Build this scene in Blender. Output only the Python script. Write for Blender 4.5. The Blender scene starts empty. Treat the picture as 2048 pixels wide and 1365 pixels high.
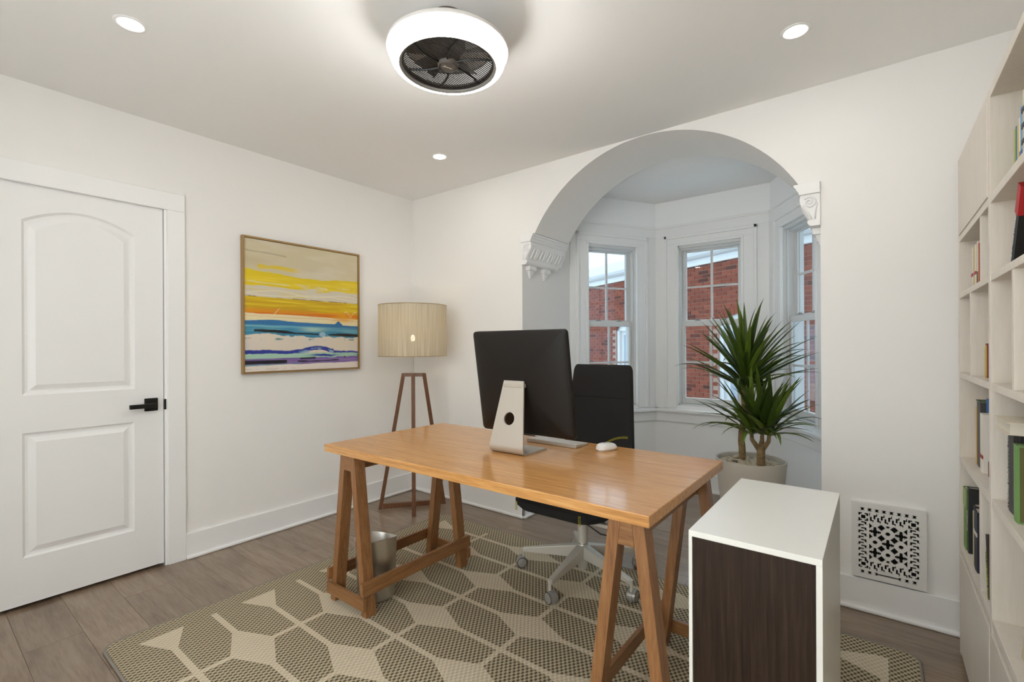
import bpy, bmesh, math, random
import numpy as np
from mathutils import Matrix, Vector, Euler
R = random.Random(7)
PI = math.pi
scene = bpy.context.scene
COL = scene.collection

# ------------------------------------------------------------------ camera, world, sun, exposure
F_PX, YAW, HZ, ROLL = 950.6, 0.6562, 692.5, -0.0043
cam_data = bpy.data.cameras.new('camera')
cam = bpy.data.objects.new('camera', cam_data)
COL.objects.link(cam)
cam_data.sensor_fit = 'HORIZONTAL'
cam_data.sensor_width = 36.0
cam_data.lens = 36.0 * F_PX / 2048.0
cam_data.shift_y = (HZ - 682.5) / 2048.0
cam_data.clip_start = 0.02
CAM = Vector((3.2424, -2.7849, 1.25))
_f = Vector((-math.sin(YAW), math.cos(YAW), 0))
_r0 = Vector((math.cos(YAW), math.sin(YAW), 0)); _u0 = Vector((0, 0, 1))
_r = _r0 * math.cos(ROLL) + _u0 * math.sin(ROLL)
_u = _u0 * math.cos(ROLL) - _r0 * math.sin(ROLL)
m3 = Matrix((_r, _u, -_f)).transposed()
cam.matrix_world = Matrix.Translation(CAM) @ m3.to_4x4()
scene.camera = cam

world = bpy.data.worlds.new('world'); scene.world = world; world.use_nodes = True
wn = world.node_tree; wn.nodes.clear()
w_out = wn.nodes.new('ShaderNodeOutputWorld'); w_bg = wn.nodes.new('ShaderNodeBackground')
w_tc = wn.nodes.new('ShaderNodeTexCoord'); w_sep = wn.nodes.new('ShaderNodeSeparateXYZ'); w_rmp = wn.nodes.new('ShaderNodeValToRGB')
wn.links.new(w_tc.outputs['Generated'], w_sep.inputs[0]); wn.links.new(w_sep.outputs['Z'], w_rmp.inputs[0])
# overcast sky: three times as bright overhead as at the horizon
w_rmp.color_ramp.elements[0].position = 0.0; w_rmp.color_ramp.elements[0].color = (0.20, 0.315, 0.44, 1)
w_rmp.color_ramp.elements[1].position = 1.0; w_rmp.color_ramp.elements[1].color = (0.86, 1.03, 1.16, 1)
wn.links.new(w_rmp.outputs[0], w_bg.inputs[0]); wn.links.new(w_bg.outputs[0], w_out.inputs[0])
w_bg.inputs[1].default_value = 4.2

# sun on the far side of the house: it lights the blind of the added window behind the camera; an added unseen block shades the alley
sun_data = bpy.data.lights.new('sun', 'SUN'); sun_data.energy = 17.0; sun_data.angle = math.radians(1); sun_data.color = (1, .955, .90)
sun = bpy.data.objects.new('sun', sun_data); COL.objects.link(sun); sun.location = (4, -12, 8)
sun.rotation_euler = Vector((-0.30, 0.70, -0.62)).to_track_quat('-Z', 'Y').to_euler()

vs = scene.view_settings
vs.view_transform = 'Standard'; vs.look = 'None'; vs.exposure = 0.0; vs.gamma = 1.0; vs.use_curve_mapping = False
scene.cycles.max_bounces = 10; scene.cycles.diffuse_bounces = 6; scene.cycles.glossy_bounces = 4
scene.cycles.transparent_max_bounces = 16; scene.cycles.transmission_bounces = 6
scene.cycles.sample_clamp_indirect = 6.0; scene.cycles.caustics_reflective = False; scene.cycles.caustics_refractive = False
scene.cycles.use_denoising = True
RING_L, DOWN_L, BULB_W = 35.0, 90.0, 0.9
WARM = (1.0, 0.97, 0.925)

# ------------------------------------------------------------------ materials
def new_mat(name):
    m = bpy.data.materials.new(name); m.use_nodes = True
    return m, m.node_tree, m.node_tree.nodes['Principled BSDF']
def mat(name, col, rough=0.5, metal=0.0, bump=0.0, bscale=60.0, var=0.0, coat=0.0):
    m, nt, b = new_mat(name)
    b.inputs['Base Color'].default_value = (*col, 1); b.inputs['Roughness'].default_value = rough
    b.inputs['Metallic'].default_value = metal
    if coat: b.inputs['Coat Weight'].default_value = coat; b.inputs['Coat Roughness'].default_value = .12
    if bump or var:
        tc = nt.nodes.new('ShaderNodeTexCoord'); n = nt.nodes.new('ShaderNodeTexNoise')
        n.inputs['Scale'].default_value = bscale; n.inputs['Detail'].default_value = 4
        nt.links.new(tc.outputs['Object'], n.inputs['Vector'])
        if bump:
            bp = nt.nodes.new('ShaderNodeBump'); bp.inputs['Strength'].default_value = bump; bp.inputs['Distance'].default_value = .002
            nt.links.new(n.outputs[0], bp.inputs['Height']); nt.links.new(bp.outputs[0], b.inputs['Normal'])
        if var:
            mx = nt.nodes.new('ShaderNodeMix'); mx.data_type = 'RGBA'
            mx.inputs['A'].default_value = (*[c * (1 - var) for c in col], 1); mx.inputs['B'].default_value = (*[min(1, c * (1 + var)) for c in col], 1)
            nt.links.new(n.outputs[0], mx.inputs['Factor']); nt.links.new(mx.outputs['Result'], b.inputs['Base Color'])
    return m
def wood(name, cols, axis='x', scale=1.0, rough=.4, coat=0.0, rnd=0.0, knots=False, stretch=14.0, bump=.08):
    """grain stretched along one axis; rnd = colour change from object to object"""
    m, nt, b = new_mat(name); L = nt.links.new
    tc = nt.nodes.new('ShaderNodeTexCoord'); mp = nt.nodes.new('ShaderNodeMapping')
    s = [stretch * scale] * 3; s['xyz'.index(axis)] = 1.0 * scale
    mp.inputs['Scale'].default_value = s
    oi = nt.nodes.new('ShaderNodeObjectInfo'); mul = nt.nodes.new('ShaderNodeMath'); mul.operation = 'MULTIPLY'; mul.inputs[1].default_value = 37.0
    L(oi.outputs['Random'], mul.inputs[0])
    cmb = nt.nodes.new('ShaderNodeCombineXYZ')
    for i in range(3): L(mul.outputs[0], cmb.inputs[i])
    L(tc.outputs['Object'], mp.inputs['Vector'])
    add = nt.nodes.new('ShaderNodeVectorMath'); add.operation = 'ADD'; L(mp.outputs[0], add.inputs[0]); L(cmb.outputs[0], add.inputs[1])
    n1 = nt.nodes.new('ShaderNodeTexNoise'); n1.inputs['Scale'].default_value = 2.2; n1.inputs['Detail'].default_value = 6; n1.inputs['Roughness'].default_value = .62; n1.inputs['Distortion'].default_value = .5
    n2 = nt.nodes.new('ShaderNodeTexNoise'); n2.inputs['Scale'].default_value = 9.0; n2.inputs['Detail'].default_value = 3
    L(add.outputs[0], n1.inputs['Vector']); L(add.outputs[0], n2.inputs['Vector'])
    mixf = nt.nodes.new('ShaderNodeMix'); mixf.inputs['Factor'].default_value = .32
    L(n1.outputs[0], mixf.inputs['A']); L(n2.outputs[0], mixf.inputs['B'])
    r = nt.nodes.new('ShaderNodeValToRGB'); cr = r.color_ramp
    cr.elements[0].position = .33; cr.elements[0].color = (*cols[0], 1); cr.elements[1].position = .68; cr.elements[1].color = (*cols[-1], 1)
    if len(cols) == 3:
        e = cr.elements.new(.5); e.color = (*cols[1], 1)
    L(mixf.outputs['Result'], r.inputs[0]); last = r.outputs[0]
    if knots:
        n3 = nt.nodes.new('ShaderNodeTexNoise'); n3.inputs['Scale'].default_value = 3.3; n3.inputs['Detail'].default_value = 1
        mp2 = nt.nodes.new('ShaderNodeMapping'); s2 = [2.2] * 3; s2['xyz'.index(axis)] = 1.0; mp2.inputs['Scale'].default_value = s2
        L(tc.outputs['Object'], mp2.inputs['Vector'])
        a2 = nt.nodes.new('ShaderNodeVectorMath'); a2.operation = 'ADD'; L(mp2.outputs[0], a2.inputs[0]); L(cmb.outputs[0], a2.inputs[1]); L(a2.outputs[0], n3.inputs['Vector'])
        r3 = nt.nodes.new('ShaderNodeValToRGB'); r3.color_ramp.elements[0].position = .22; r3.color_ramp.elements[0].color = (.72, .69, .66, 1); r3.color_ramp.elements[1].position = .42; r3.color_ramp.elements[1].color = (1, 1, 1, 1)
        L(n3.outputs[0], r3.inputs[0])
        mk = nt.nodes.new('ShaderNodeMix'); mk.data_type = 'RGBA'; mk.blend_type = 'MULTIPLY'; mk.inputs['Factor'].default_value = 1
        L(last, mk.inputs['A']); L(r3.outputs[0], mk.inputs['B']); last = mk.outputs['Result']
    if rnd:
        hs = nt.nodes.new('ShaderNodeHueSaturation'); mr = nt.nodes.new('ShaderNodeMapRange')
        mr.inputs['To Min'].default_value = 1 - rnd; mr.inputs['To Max'].default_value = 1 + rnd
        L(oi.outputs['Random'], mr.inputs['Value']); L(mr.outputs[0], hs.inputs['Value']); L(last, hs.inputs['Color']); last = hs.outputs[0]
    L(last, b.inputs['Base Color'])
    b.inputs['Roughness'].default_value = rough
    if coat: b.inputs['Coat Weight'].default_value = coat; b.inputs['Coat Roughness'].default_value = .1
    bp = nt.nodes.new('ShaderNodeBump'); bp.inputs['Strength'].default_value = bump; bp.inputs['Distance'].default_value = .001
    L(n2.outputs[0], bp.inputs['Height']); L(bp.outputs[0], b.inputs['Normal'])
    return m
def emit(name, col, strength):
    m, nt, b = new_mat(name)
    b.inputs['Base Color'].default_value = (.9, .9, .9, 1)
    b.inputs['Emission Color'].default_value = (*col, 1); b.inputs['Emission Strength'].default_value = strength
    return m
def glass_mat(name, tint=(.97, .985, .98)):
    m = bpy.data.materials.new(name); m.use_nodes = True; nt = m.node_tree; nt.nodes.clear(); L = nt.links.new
    o = nt.nodes.new('ShaderNodeOutputMaterial'); t = nt.nodes.new('ShaderNodeBsdfTransparent'); g = nt.nodes.new('ShaderNodeBsdfGlossy')
    t.inputs[0].default_value = (*tint, 1); g.inputs['Roughness'].default_value = .02
    fr = nt.nodes.new('ShaderNodeFresnel'); ge = nt.nodes.new('ShaderNodeNewGeometry'); ior = nt.nodes.new('ShaderNodeMapRange')
    ior.inputs['To Min'].default_value = 1.3; ior.inputs['To Max'].default_value = 1 / 1.3; L(ge.outputs['Backfacing'], ior.inputs['Value']); L(ior.outputs[0], fr.inputs[0])
    mx = nt.nodes.new('ShaderNodeMixShader'); L(fr.outputs[0], mx.inputs[0]); L(t.outputs[0], mx.inputs[1]); L(g.outputs[0], mx.inputs[2]); L(mx.outputs[0], o.inputs[0])
    return m

M = {}
M['wall'] = mat('wall_paint', (.87, .85, .825), .75, bump=.06, bscale=220)
M['ceiling'] = mat('ceiling_paint', (.89, .88, .865), .85, bump=.05, bscale=200)
M['trim'] = mat('white_trim_paint', (.88, .875, .865), .38, bump=.04, bscale=90)
M['door'] = mat('white_door_paint', (.86, .855, .845), .42, bump=.05, bscale=160)
M['bay'] = mat('bay_white_paint', (.92, .92, .915), .6, bump=.05, bscale=160)
M['sash'] = mat('aluminium_sash_paint', (.70, .70, .685), .4, bump=.03, bscale=120)
M['sash_dark'] = mat('dark_sash_track', (.30, .30, .29), .5)
M['black'] = mat('black_metal', (.012, .012, .012), .35, metal=.3)
M['void'] = mat('dark_void', (.006, .005, .005), .95)
M['glass'] = glass_mat('window_glass')
M['plank'] = wood('floor_plank_oak', [(.165, .108, .070), (.248, .177, .121), (.318, .240, .174)], 'x', 1.3, .30, coat=.3, rnd=.10, knots=True, stretch=9)
M['desk'] = wood('honey_oak', [(.42, .185, .050), (.60, .295, .092), (.74, .415, .155)], 'x', 2.0, .30, coat=.4, stretch=20)
M['desk_leg'] = wood('brown_oak', [(.175, .072, .025), (.265, .120, .044), (.345, .168, .066)], 'z', 2.4, .38, coat=.15, stretch=16)
M['desk_rail'] = wood('brown_oak_rail', [(.175, .072, .025), (.265, .120, .044), (.345, .168, .066)], 'y', 2.4, .38, coat=.15, stretch=16)
M['desk_rail_x'] = wood('brown_oak_end_rail', [(.175, .074, .025), (.265, .122, .044), (.345, .170, .066)], 'x', 2.4, .38, coat=.15, stretch=16)
M['lamp_wood'] = wood('walnut_lamp', [(.115, .044, .018), (.165, .068, .030), (.21, .09, .042)], 'z', 3, .42, stretch=14)
M['dark_oak'] = wood('dark_oak_front', [(.012, .0065, .004), (.028, .0155, .0095), (.048, .028, .018)], 'z', 1.4, .45, stretch=26, bump=.2)
M['dark_oak'].node_tree.nodes['Principled BSDF'].inputs['Specular IOR Level'].default_value = .25
M['lacquer'] = mat('white_lacquer', (.86, .845, .80), .32, bump=.02, bscale=40)
M['shelf'] = wood('pale_ash_shelf', [(.67, .605, .525), (.71, .645, .565), (.74, .675, .595)], 'z', 1.5, .5, stretch=16, bump=.03)
M['steel'] = mat('brushed_steel', (.66, .635, .59), .36, metal=1.0, bump=.05, bscale=200)
M['alu'] = mat('satin_aluminium', (.56, .52, .46), .42, metal=.45)
M['alu_cream'] = mat('cream_aluminium', (.60, .565, .50), .38, metal=.25)
M['chrome'] = mat('grey_caster', (.36, .345, .32), .35, metal=.4)
M['rubber'] = mat('dark_rubber', (.03, .028, .026), .7)
M['screen_back'] = mat('black_monitor_shell', (.010, .0075, .006), .5)
M['screen_back'].node_tree.nodes['Principled BSDF'].inputs['Specular IOR Level'].default_value = .28
M['fabric_black'] = mat('black_fabric', (.012, .0115, .0115), .9, bump=.25, bscale=900)
M['yellow'] = mat('yellow_thread', (.62, .56, .03), .7)
M['white_plastic'] = mat('white_plastic', (.80, .79, .77), .3)
M['gold'] = mat('brass_frame', (.40, .255, .105), .38, metal=.6, bump=.03)
M['pot'] = mat('stone_grey_pot', (.56, .505, .43), .6, bump=.05, bscale=120)
M['pebble'] = mat('cream_pebble', (.50, .42, .30), .7, var=.18, bscale=40)
M['bark'] = mat('tan_bark', (.24, .155, .070), .85, bump=.9, bscale=55, var=.75)
M['soil'] = mat('dark_soil', (.05, .04, .03), .95)
M['register'] = mat('white_iron', (.78, .765, .74), .5, bump=.12, bscale=90)
M['bronze'] = mat('dark_bronze_plastic', (.030, .022, .018), .5)
M['canopy'] = mat('grey_bronze_canopy', (.13, .11, .095), .5)
M['ringtop'] = mat('ring_top_shell', (.72, .69, .66), .5)
M['ring'] = emit('ring_light_diffuser', (1, .985, .96), RING_L)
M['down'] = emit('downlight_lens', WARM, DOWN_L)
M['bulb'] = emit('warm_bulb', (1, .82, .60), 6.0)
M['binding'] = mat('grey_rug_binding', (.235, .21, .18), .9, bump=.5, bscale=300, var=.2)
M['ground'] = mat('grey_concrete_ground', (.52, .51, .49), .9, bump=.2, bscale=30, var=.15)
M['gutter'] = mat('white_gutter', (.50, .50, .50), .5)
M['roof'] = mat('grey_metal_roof', (.30, .30, .31), .55, var=.08, bscale=8)
M['mortar'] = mat('pale_mortar', (.36, .23, .18), .95, bump=.3, bscale=80)
M['outdoor_white'] = mat('outdoor_white_paint', (.66, .66, .66), .5)
M['outdoor_pane'] = mat('blue_grey_pane', (.32, .36, .42), .15)

def brick_mat():
    m, nt, b = new_mat('red_brick'); L = nt.links.new
    oi = nt.nodes.new('ShaderNodeObjectInfo'); tc = nt.nodes.new('ShaderNodeTexCoord'); geo = nt.nodes.new('ShaderNodeNewGeometry')
    wn_ = nt.nodes.new('ShaderNodeTexWhiteNoise'); wn_.noise_dimensions = '4D'
    L(oi.outputs['Random'], wn_.inputs['W']); 
    isl = nt.nodes.new('ShaderNodeCombineXYZ'); L(geo.outputs['Random Per Island'], isl.inputs[0]); L(isl.outputs[0], wn_.inputs['Vector'])
    r = nt.nodes.new('ShaderNodeValToRGB'); r.color_ramp.elements[0].position = .0; r.color_ramp.elements[0].color = (.085, .022, .013, 1)
    r.color_ramp.elements[1].position = 1; r.color_ramp.elements[1].color = (.285, .068, .033, 1)
    e = r.color_ramp.elements.new(.12); e.color = (.205, .045, .022, 1)
    L(wn_.outputs[0], r.inputs[0])
    n = nt.nodes.new('ShaderNodeTexNoise'); n.inputs['Scale'].default_value = 25; L(tc.outputs['Object'], n.inputs['Vector'])
    mx = nt.nodes.new('ShaderNodeMix'); mx.data_type = 'RGBA'; mx.blend_type = 'MULTIPLY'; mx.inputs['Factor'].default_value = .35
    L(r.outputs[0], mx.inputs['A']); L(n.outputs[0], mx.inputs['B']); L(mx.outputs['Result'], b.inputs['Base Color'])
    b.inputs['Roughness'].default_value = .9
    return m
M['brick'] = brick_mat()

def leaf_mat():
    m, nt, b = new_mat('yucca_leaf'); L = nt.links.new
    oi = nt.nodes.new('ShaderNodeObjectInfo'); r = nt.nodes.new('ShaderNodeValToRGB')
    r.color_ramp.elements[0].color = (.030, .056, .006, 1); r.color_ramp.elements[1].color = (.125, .185, .018, 1)
    L(oi.outputs['Random'], r.inputs[0])
    tc = nt.nodes.new('ShaderNodeTexCoord'); n = nt.nodes.new('ShaderNodeTexNoise'); mp = nt.nodes.new('ShaderNodeMapping'); mp.inputs['Scale'].default_value = (6, 160, 60)
    L(tc.outputs['Object'], mp.inputs[0]); L(mp.outputs[0], n.inputs['Vector']); n.inputs['Scale'].default_value = 1.0
    mx = nt.nodes.new('ShaderNodeMix'); mx.data_type = 'RGBA'; mx.blend_type = 'OVERLAY'; mx.inputs['Factor'].default_value = .6
    L(r.outputs[0], mx.inputs['A']); L(n.outputs[0], mx.inputs['B'])
    L(mx.outputs['Result'], b.inputs['Base Color']); b.inputs['Roughness'].default_value = .38
    b.inputs['Subsurface Weight'].default_value = 0.0
    return m
M['leaf'] = leaf_mat()

def shade_mat():
    m = bpy.data.materials.new('linen_thread_shade'); m.use_nodes = True; nt = m.node_tree; L = nt.links.new
    b = nt.nodes['Principled BSDF']; o = nt.nodes['Material Output']
    tc = nt.nodes.new('ShaderNodeTexCoord'); sp = nt.nodes.new('ShaderNodeSeparateXYZ'); L(tc.outputs['Object'], sp.inputs[0])
    at = nt.nodes.new('ShaderNodeMath'); at.operation = 'ARCTAN2'; L(sp.outputs['Y'], at.inputs[0]); L(sp.outputs['X'], at.inputs[1])
    cb = nt.nodes.new('ShaderNodeCombineXYZ'); L(at.outputs[0], cb.inputs[0]); L(sp.outputs['Z'], cb.inputs[1])
    mp = nt.nodes.new('ShaderNodeMapping'); mp.inputs['Scale'].default_value = (42, 2.5, 1); L(cb.outputs[0], mp.inputs[0])
    n = nt.nodes.new('ShaderNodeTexNoise'); n.inputs['Scale'].default_value = 1.0; n.inputs['Detail'].default_value = 5; L(mp.outputs[0], n.inputs['Vector'])
    r = nt.nodes.new('ShaderNodeValToRGB'); r.color_ramp.elements[0].position = .3; r.color_ramp.elements[0].color = (.52, .44, .31, 1); r.color_ramp.elements[1].position = .7; r.color_ramp.elements[1].color = (.72, .64, .49, 1)
    L(n.outputs[0], r.inputs[0]); L(r.outputs[0], b.inputs['Base Color']); b.inputs['Roughness'].default_value = .85
    tr = nt.nodes.new('ShaderNodeBsdfTranslucent'); L(r.outputs[0], tr.inputs[0])
    tp = nt.nodes.new('ShaderNodeBsdfTransparent')
    m1 = nt.nodes.new('ShaderNodeMixShader'); m1.inputs[0].default_value = .35; L(b.outputs[0], m1.inputs[1]); L(tr.outputs[0], m1.inputs[2])
    r2 = nt.nodes.new('ShaderNodeMapRange'); r2.inputs['From Min'].default_value = .35; r2.inputs['From Max'].default_value = .7; r2.inputs['To Min'].default_value = .14; r2.inputs['To Max'].default_value = .03
    L(n.outputs[0], r2.inputs['Value'])
    m2 = nt.nodes.new('ShaderNodeMixShader'); L(r2.outputs[0], m2.inputs[0]); L(m1.outputs[0], m2.inputs[1]); L(tp.outputs[0], m2.inputs[2]); L(m2.outputs[0], o.inputs[0])
    return m
M['shade'] = shade_mat()

def sheer_mat():  # translucent cloth of the added curtain, turns sun into soft fill
    m = bpy.data.materials.new('fill_curtain_cloth'); m.use_nodes = True; nt = m.node_tree; nt.nodes.clear(); L = nt.links.new
    o = nt.nodes.new('ShaderNodeOutputMaterial'); t = nt.nodes.new('ShaderNodeBsdfTranslucent'); d = nt.nodes.new('ShaderNodeBsdfDiffuse'); mx = nt.nodes.new('ShaderNodeMixShader')
    t.inputs[0].default_value = (.92, .92, .92, 1); d.inputs[0].default_value = (.9, .9, .9, 1); mx.inputs[0].default_value = .7
    L(d.outputs[0], mx.inputs[1]); L(t.outputs[0], mx.inputs[2]); L(mx.outputs[0], o.inputs[0]); return m
def rug_mat():
    m, nt, b = new_mat('woven_rug'); L = nt.links.new
    def op(o, a, c=None, d=None):
        n = nt.nodes.new('ShaderNodeMath'); n.operation = o
        for i, v in enumerate((a, c, d)):
            if v is None: continue
            if isinstance(v, (int, float)): n.inputs[i].default_value = v
            else: L(v, n.inputs[i])
        return n.outputs[0]
    tc = nt.nodes.new('ShaderNodeTexCoord'); sp = nt.nodes.new('ShaderNodeSeparateXYZ'); L(tc.outputs['Object'], sp.inputs[0])
    x, y = sp.outputs['X'], sp.outputs['Y']
    X = op('DIVIDE', op('SUBTRACT', x, .775), .4137); Y = op('DIVIDE', op('ADD', y, 2.085), .2015)
    rx, ry = op('ROUND', X), op('ROUND', Y)
    dx = op('MULTIPLY', op('ABSOLUTE', op('SUBTRACT', X, rx)), .4137); dy = op('MULTIPLY', op('ABSOLUTE', op('SUBTRACT', Y, ry)), .2015)
    par = op('MULTIPLY', op('FRACT', op('MULTIPLY', op('ADD', op('ADD', rx, ry), 100.0), .5)), 2.0)   # 0 at a diamond, 1 at a plain crossing
    kite = op('MULTIPLY', op('LESS_THAN', op('ADD', op('DIVIDE', dx, .197), op('DIVIDE', dy, .088)), 1.0), op('LESS_THAN', par, .5))
    lines = op('MAXIMUM', op('LESS_THAN', dy, .0125), op('LESS_THAN', dx, .0115))
    light = op('MAXIMUM', kite, lines)
    inside = op('MULTIPLY', op('MULTIPLY', op('GREATER_THAN', x, .79), op('LESS_THAN', x, 3.27)), op('MULTIPLY', op('GREATER_THAN', y, -2.17), op('LESS_THAN', y, -.395)))
    light = op('MULTIPLY', light, inside)
    wv = op('MULTIPLY', op('COSINE', op('MULTIPLY', x, 2 * PI / .020)), op('COSINE', op('MULTIPLY', y, 2 * PI / .029)))
    wv = op('ADD', op('MULTIPLY', wv, .5), .5)
    rr = nt.nodes.new('ShaderNodeMapRange'); rr.inputs['From Min'].default_value = .25; rr.inputs['From Max'].default_value = .62; L(wv, rr.inputs['Value'])
    def mixc(f, a, c):
        n = nt.nodes.new('ShaderNodeMix'); n.data_type = 'RGBA'
        for k, v in (('Factor', f), ('A', a), ('B', c)):
            if isinstance(v, tuple): n.inputs[k].default_value = (*v, 1)
            elif isinstance(v, float): n.inputs[k].default_value = v
            else: L(v, n.inputs[k])
        return n.outputs['Result']
    cd = mixc(rr.outputs[0], (.080, .062, .036), (.48, .405, .270)); cl = mixc(rr.outputs[0], (.50, .43, .31), (.63, .55, .41))
    L(mixc(light, cd, cl), b.inputs['Base Color']); b.inputs['Roughness'].default_value = .95
    bp = nt.nodes.new('ShaderNodeBump'); bp.inputs['Strength'].default_value = .6; bp.inputs['Distance'].default_value = .004
    L(wv, bp.inputs['Height']); L(bp.outputs[0], b.inputs['Normal'])
    return m
M['rug'] = rug_mat()

def attr_mat(name, attr='paint', rough=.35):
    m, nt, b = new_mat(name); a = nt.nodes.new('ShaderNodeAttribute'); a.attribute_name = attr
    nt.links.new(a.outputs['Color'], b.inputs['Base Color']); b.inputs['Roughness'].default_value = rough
    return m
M['paint'] = attr_mat('abstract_seascape_paint')
_cm = {}
def cmat(col, rough=.55):
    k = (tuple(round(c, 3) for c in col), rough)
    if k not in _cm: _cm[k] = mat('cover_colour', col, rough)
    return _cm[k]
def srgb(r, g, b):
    f = lambda c: (c / 255 / 12.92) if c / 255 <= .04045 else ((c / 255 + .055) / 1.055) ** 2.4
    return (f(r), f(g), f(b))

# ------------------------------------------------------------------ mesh helpers
class MB:
    def __init__(s, mtx=None): s.v = []; s.f = []; s.m = mtx
    def add(s, vs_, fs):
        o = len(s.v)
        for p in vs_:
            p = Vector(p)
            s.v.append(tuple(s.m @ p) if s.m else tuple(p))
        s.f += [tuple(i + o for i in f) for f in fs]; return s
    def box(s, x0, x1, y0, y1, z0, z1):
        v = [(x, y, z) for x in (x0, x1) for y in (y0, y1) for z in (z0, z1)]
        return s.add(v, [(0, 1, 3, 2), (4, 6, 7, 5), (0, 4, 5, 1), (2, 3, 7, 6), (0, 2, 6, 4), (1, 5, 7, 3)])
    def hexa(s, a, b):
        """two quads (4 points each, same winding) joined into a solid"""
        v = list(a) + list(b)
        return s.add(v, [(3, 2, 1, 0), (4, 5, 6, 7), (0, 1, 5, 4), (1, 2, 6, 5), (2, 3, 7, 6), (3, 0, 4, 7)])
    def prism(s, poly, axis, t0, t1):
        """2-D polygon extruded along an axis; poly in the two remaining axes in x,y,z order"""
        def P(p, t):
            return {'x': (t, p[0], p[1]), 'y': (p[0], t, p[1]), 'z': (p[0], p[1], t)}[axis]
        n = len(poly)
        return s.add([P(p, t0) for p in poly] + [P(p, t1) for p in poly],
                     [tuple(range(n))[::-1], tuple(range(n, 2 * n))] + [(i, (i + 1) % n, n + (i + 1) % n, n + i) for i in range(n)])
    def lathe(s, prof, c=(0, 0, 0), n=32, caps=True):
        v = []; f = []
        for r, z in prof:
            for k in range(n):
                a = 2 * PI * k / n; v.append((c[0] + r * math.cos(a), c[1] + r * math.sin(a), c[2] + z))
        for i in range(len(prof) - 1):
            for k in range(n):
                k2 = (k + 1) % n; f.append((i * n + k, i * n + k2, (i + 1) * n + k2, (i + 1) * n + k))
        if caps:
            f.append(tuple(range(n))[::-1]); f.append(tuple(range((len(prof) - 1) * n, len(prof) * n)))
        return s.add(v, f)
    def tube(s, pts, r, n=8, caps=True):
        pts = [Vector(p) for p in pts]; rs = r if isinstance(r, (list, tuple)) else [r] * len(pts)
        v = []; f = []; up = Vector((0, 0, 1)); prev = None
        for i, p in enumerate(pts):
            d = (pts[min(i + 1, len(pts) - 1)] - pts[max(i - 1, 0)]).normalized()
            if prev is None: a = d.cross(up if abs(d.z) < .95 else Vector((1, 0, 0))).normalized()
            else: a = (prev - d * prev.dot(d)).normalized()
            prev = a; b = d.cross(a)
            for k in range(n):
                t = 2 * PI * k / n; v.append(p + (a * math.cos(t) + b * math.sin(t)) * rs[i])
        for i in range(len(pts) - 1):
            for k in range(n):
                k2 = (k + 1) % n; f.append((i * n + k, i * n + k2, (i + 1) * n + k2, (i + 1) * n + k))
        if caps: f.append(tuple(range(n))[::-1]); f.append(tuple(range((len(pts) - 1) * n, len(pts) * n)))
        return s.add(v, f)
    def bar(s, p, q, wx, wy):
        """straight bar whose end sections are level wx by wy rectangles"""
        c = lambda P: [(P[0] - wx / 2, P[1] - wy / 2, P[2]), (P[0] + wx / 2, P[1] - wy / 2, P[2]), (P[0] + wx / 2, P[1] + wy / 2, P[2]), (P[0] - wx / 2, P[1] + wy / 2, P[2])]
        return s.hexa(c(p), c(q))
    def beam(s, p, q, w, h):
        """bar between two points, w across (level), h tall"""
        p, q = Vector(p), Vector(q); d = (q - p).normalized(); a = d.cross(Vector((0, 0, 1))).normalized() * w / 2; b = a.cross(d).normalized() * h / 2
        c = lambda P: [P - a - b, P + a - b, P + a + b, P - a + b]
        return s.hexa(c(p), c(q))
    def mesh(s, name):
        me = bpy.data.meshes.new(name); me.from_pydata(s.v, [], s.f); me.update()
        bm = bmesh.new(); bm.from_mesh(me); bmesh.ops.recalc_face_normals(bm, faces=bm.faces); bm.to_mesh(me); bm.free()
        return me
    def build(s, name, m, parent=None, smooth=False, bevel=0, seg=2, kind=None):
        return put(name, s.mesh(name), m, parent, smooth, bevel, seg, kind)
def put(name, me, m, parent=None, smooth=False, bevel=0, seg=2, kind=None):
    o = bpy.data.objects.new(name, me); COL.objects.link(o)
    if m: me.materials.append(m)
    if parent is not None:
        o.parent = parent
        o.matrix_parent_inverse = WORLD.get(parent.name, Matrix()).inverted()
    if smooth:
        for p in me.polygons: p.use_smooth = True
        if smooth == 'auto':
            bm = bmesh.new(); bm.from_mesh(me)
            for e in bm.edges:
                e.smooth = not (len(e.link_faces) == 2 and e.calc_face_angle(0) > .6)
            bm.to_mesh(me); bm.free()
    if bevel:
        b = o.modifiers.new('bevel', 'BEVEL'); b.width = bevel; b.segments = seg; b.limit_method = 'ANGLE'; b.angle_limit = .6
    if kind: o['kind'] = kind
    return o
WORLD = {}
def thing(name, label, cat, loc=(0, 0, 0), group=None, kind=None, mtx=None):
    """an Empty at the base of a thing; its parts are children"""
    o = bpy.data.objects.new(name, None); COL.objects.link(o); o.empty_display_size = .05
    mw = mtx if mtx is not None else Matrix.Translation(Vector(loc))
    o.matrix_basis = mw; WORLD[o.name] = mw.copy()
    tag(o, label, cat, group, kind); return o
def tag(o, label=None, cat=None, group=None, kind=None):
    if label: o['label'] = label
    if cat: o['category'] = cat
    if group: o['group'] = group
    if kind: o['kind'] = kind
    return o
def struct(name, mb, m, label=None, **k):
    o = mb.build(name, m, **k); o['kind'] = 'structure'
    if label: o['label'] = label
    return o
def part_empty(name, parent):
    o = bpy.data.objects.new(name, None); COL.objects.link(o); o.empty_display_size = .03
    o.parent = parent; o.matrix_parent_inverse = WORLD[parent.name].inverted(); WORLD[o.name] = Matrix()
    return o
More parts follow.
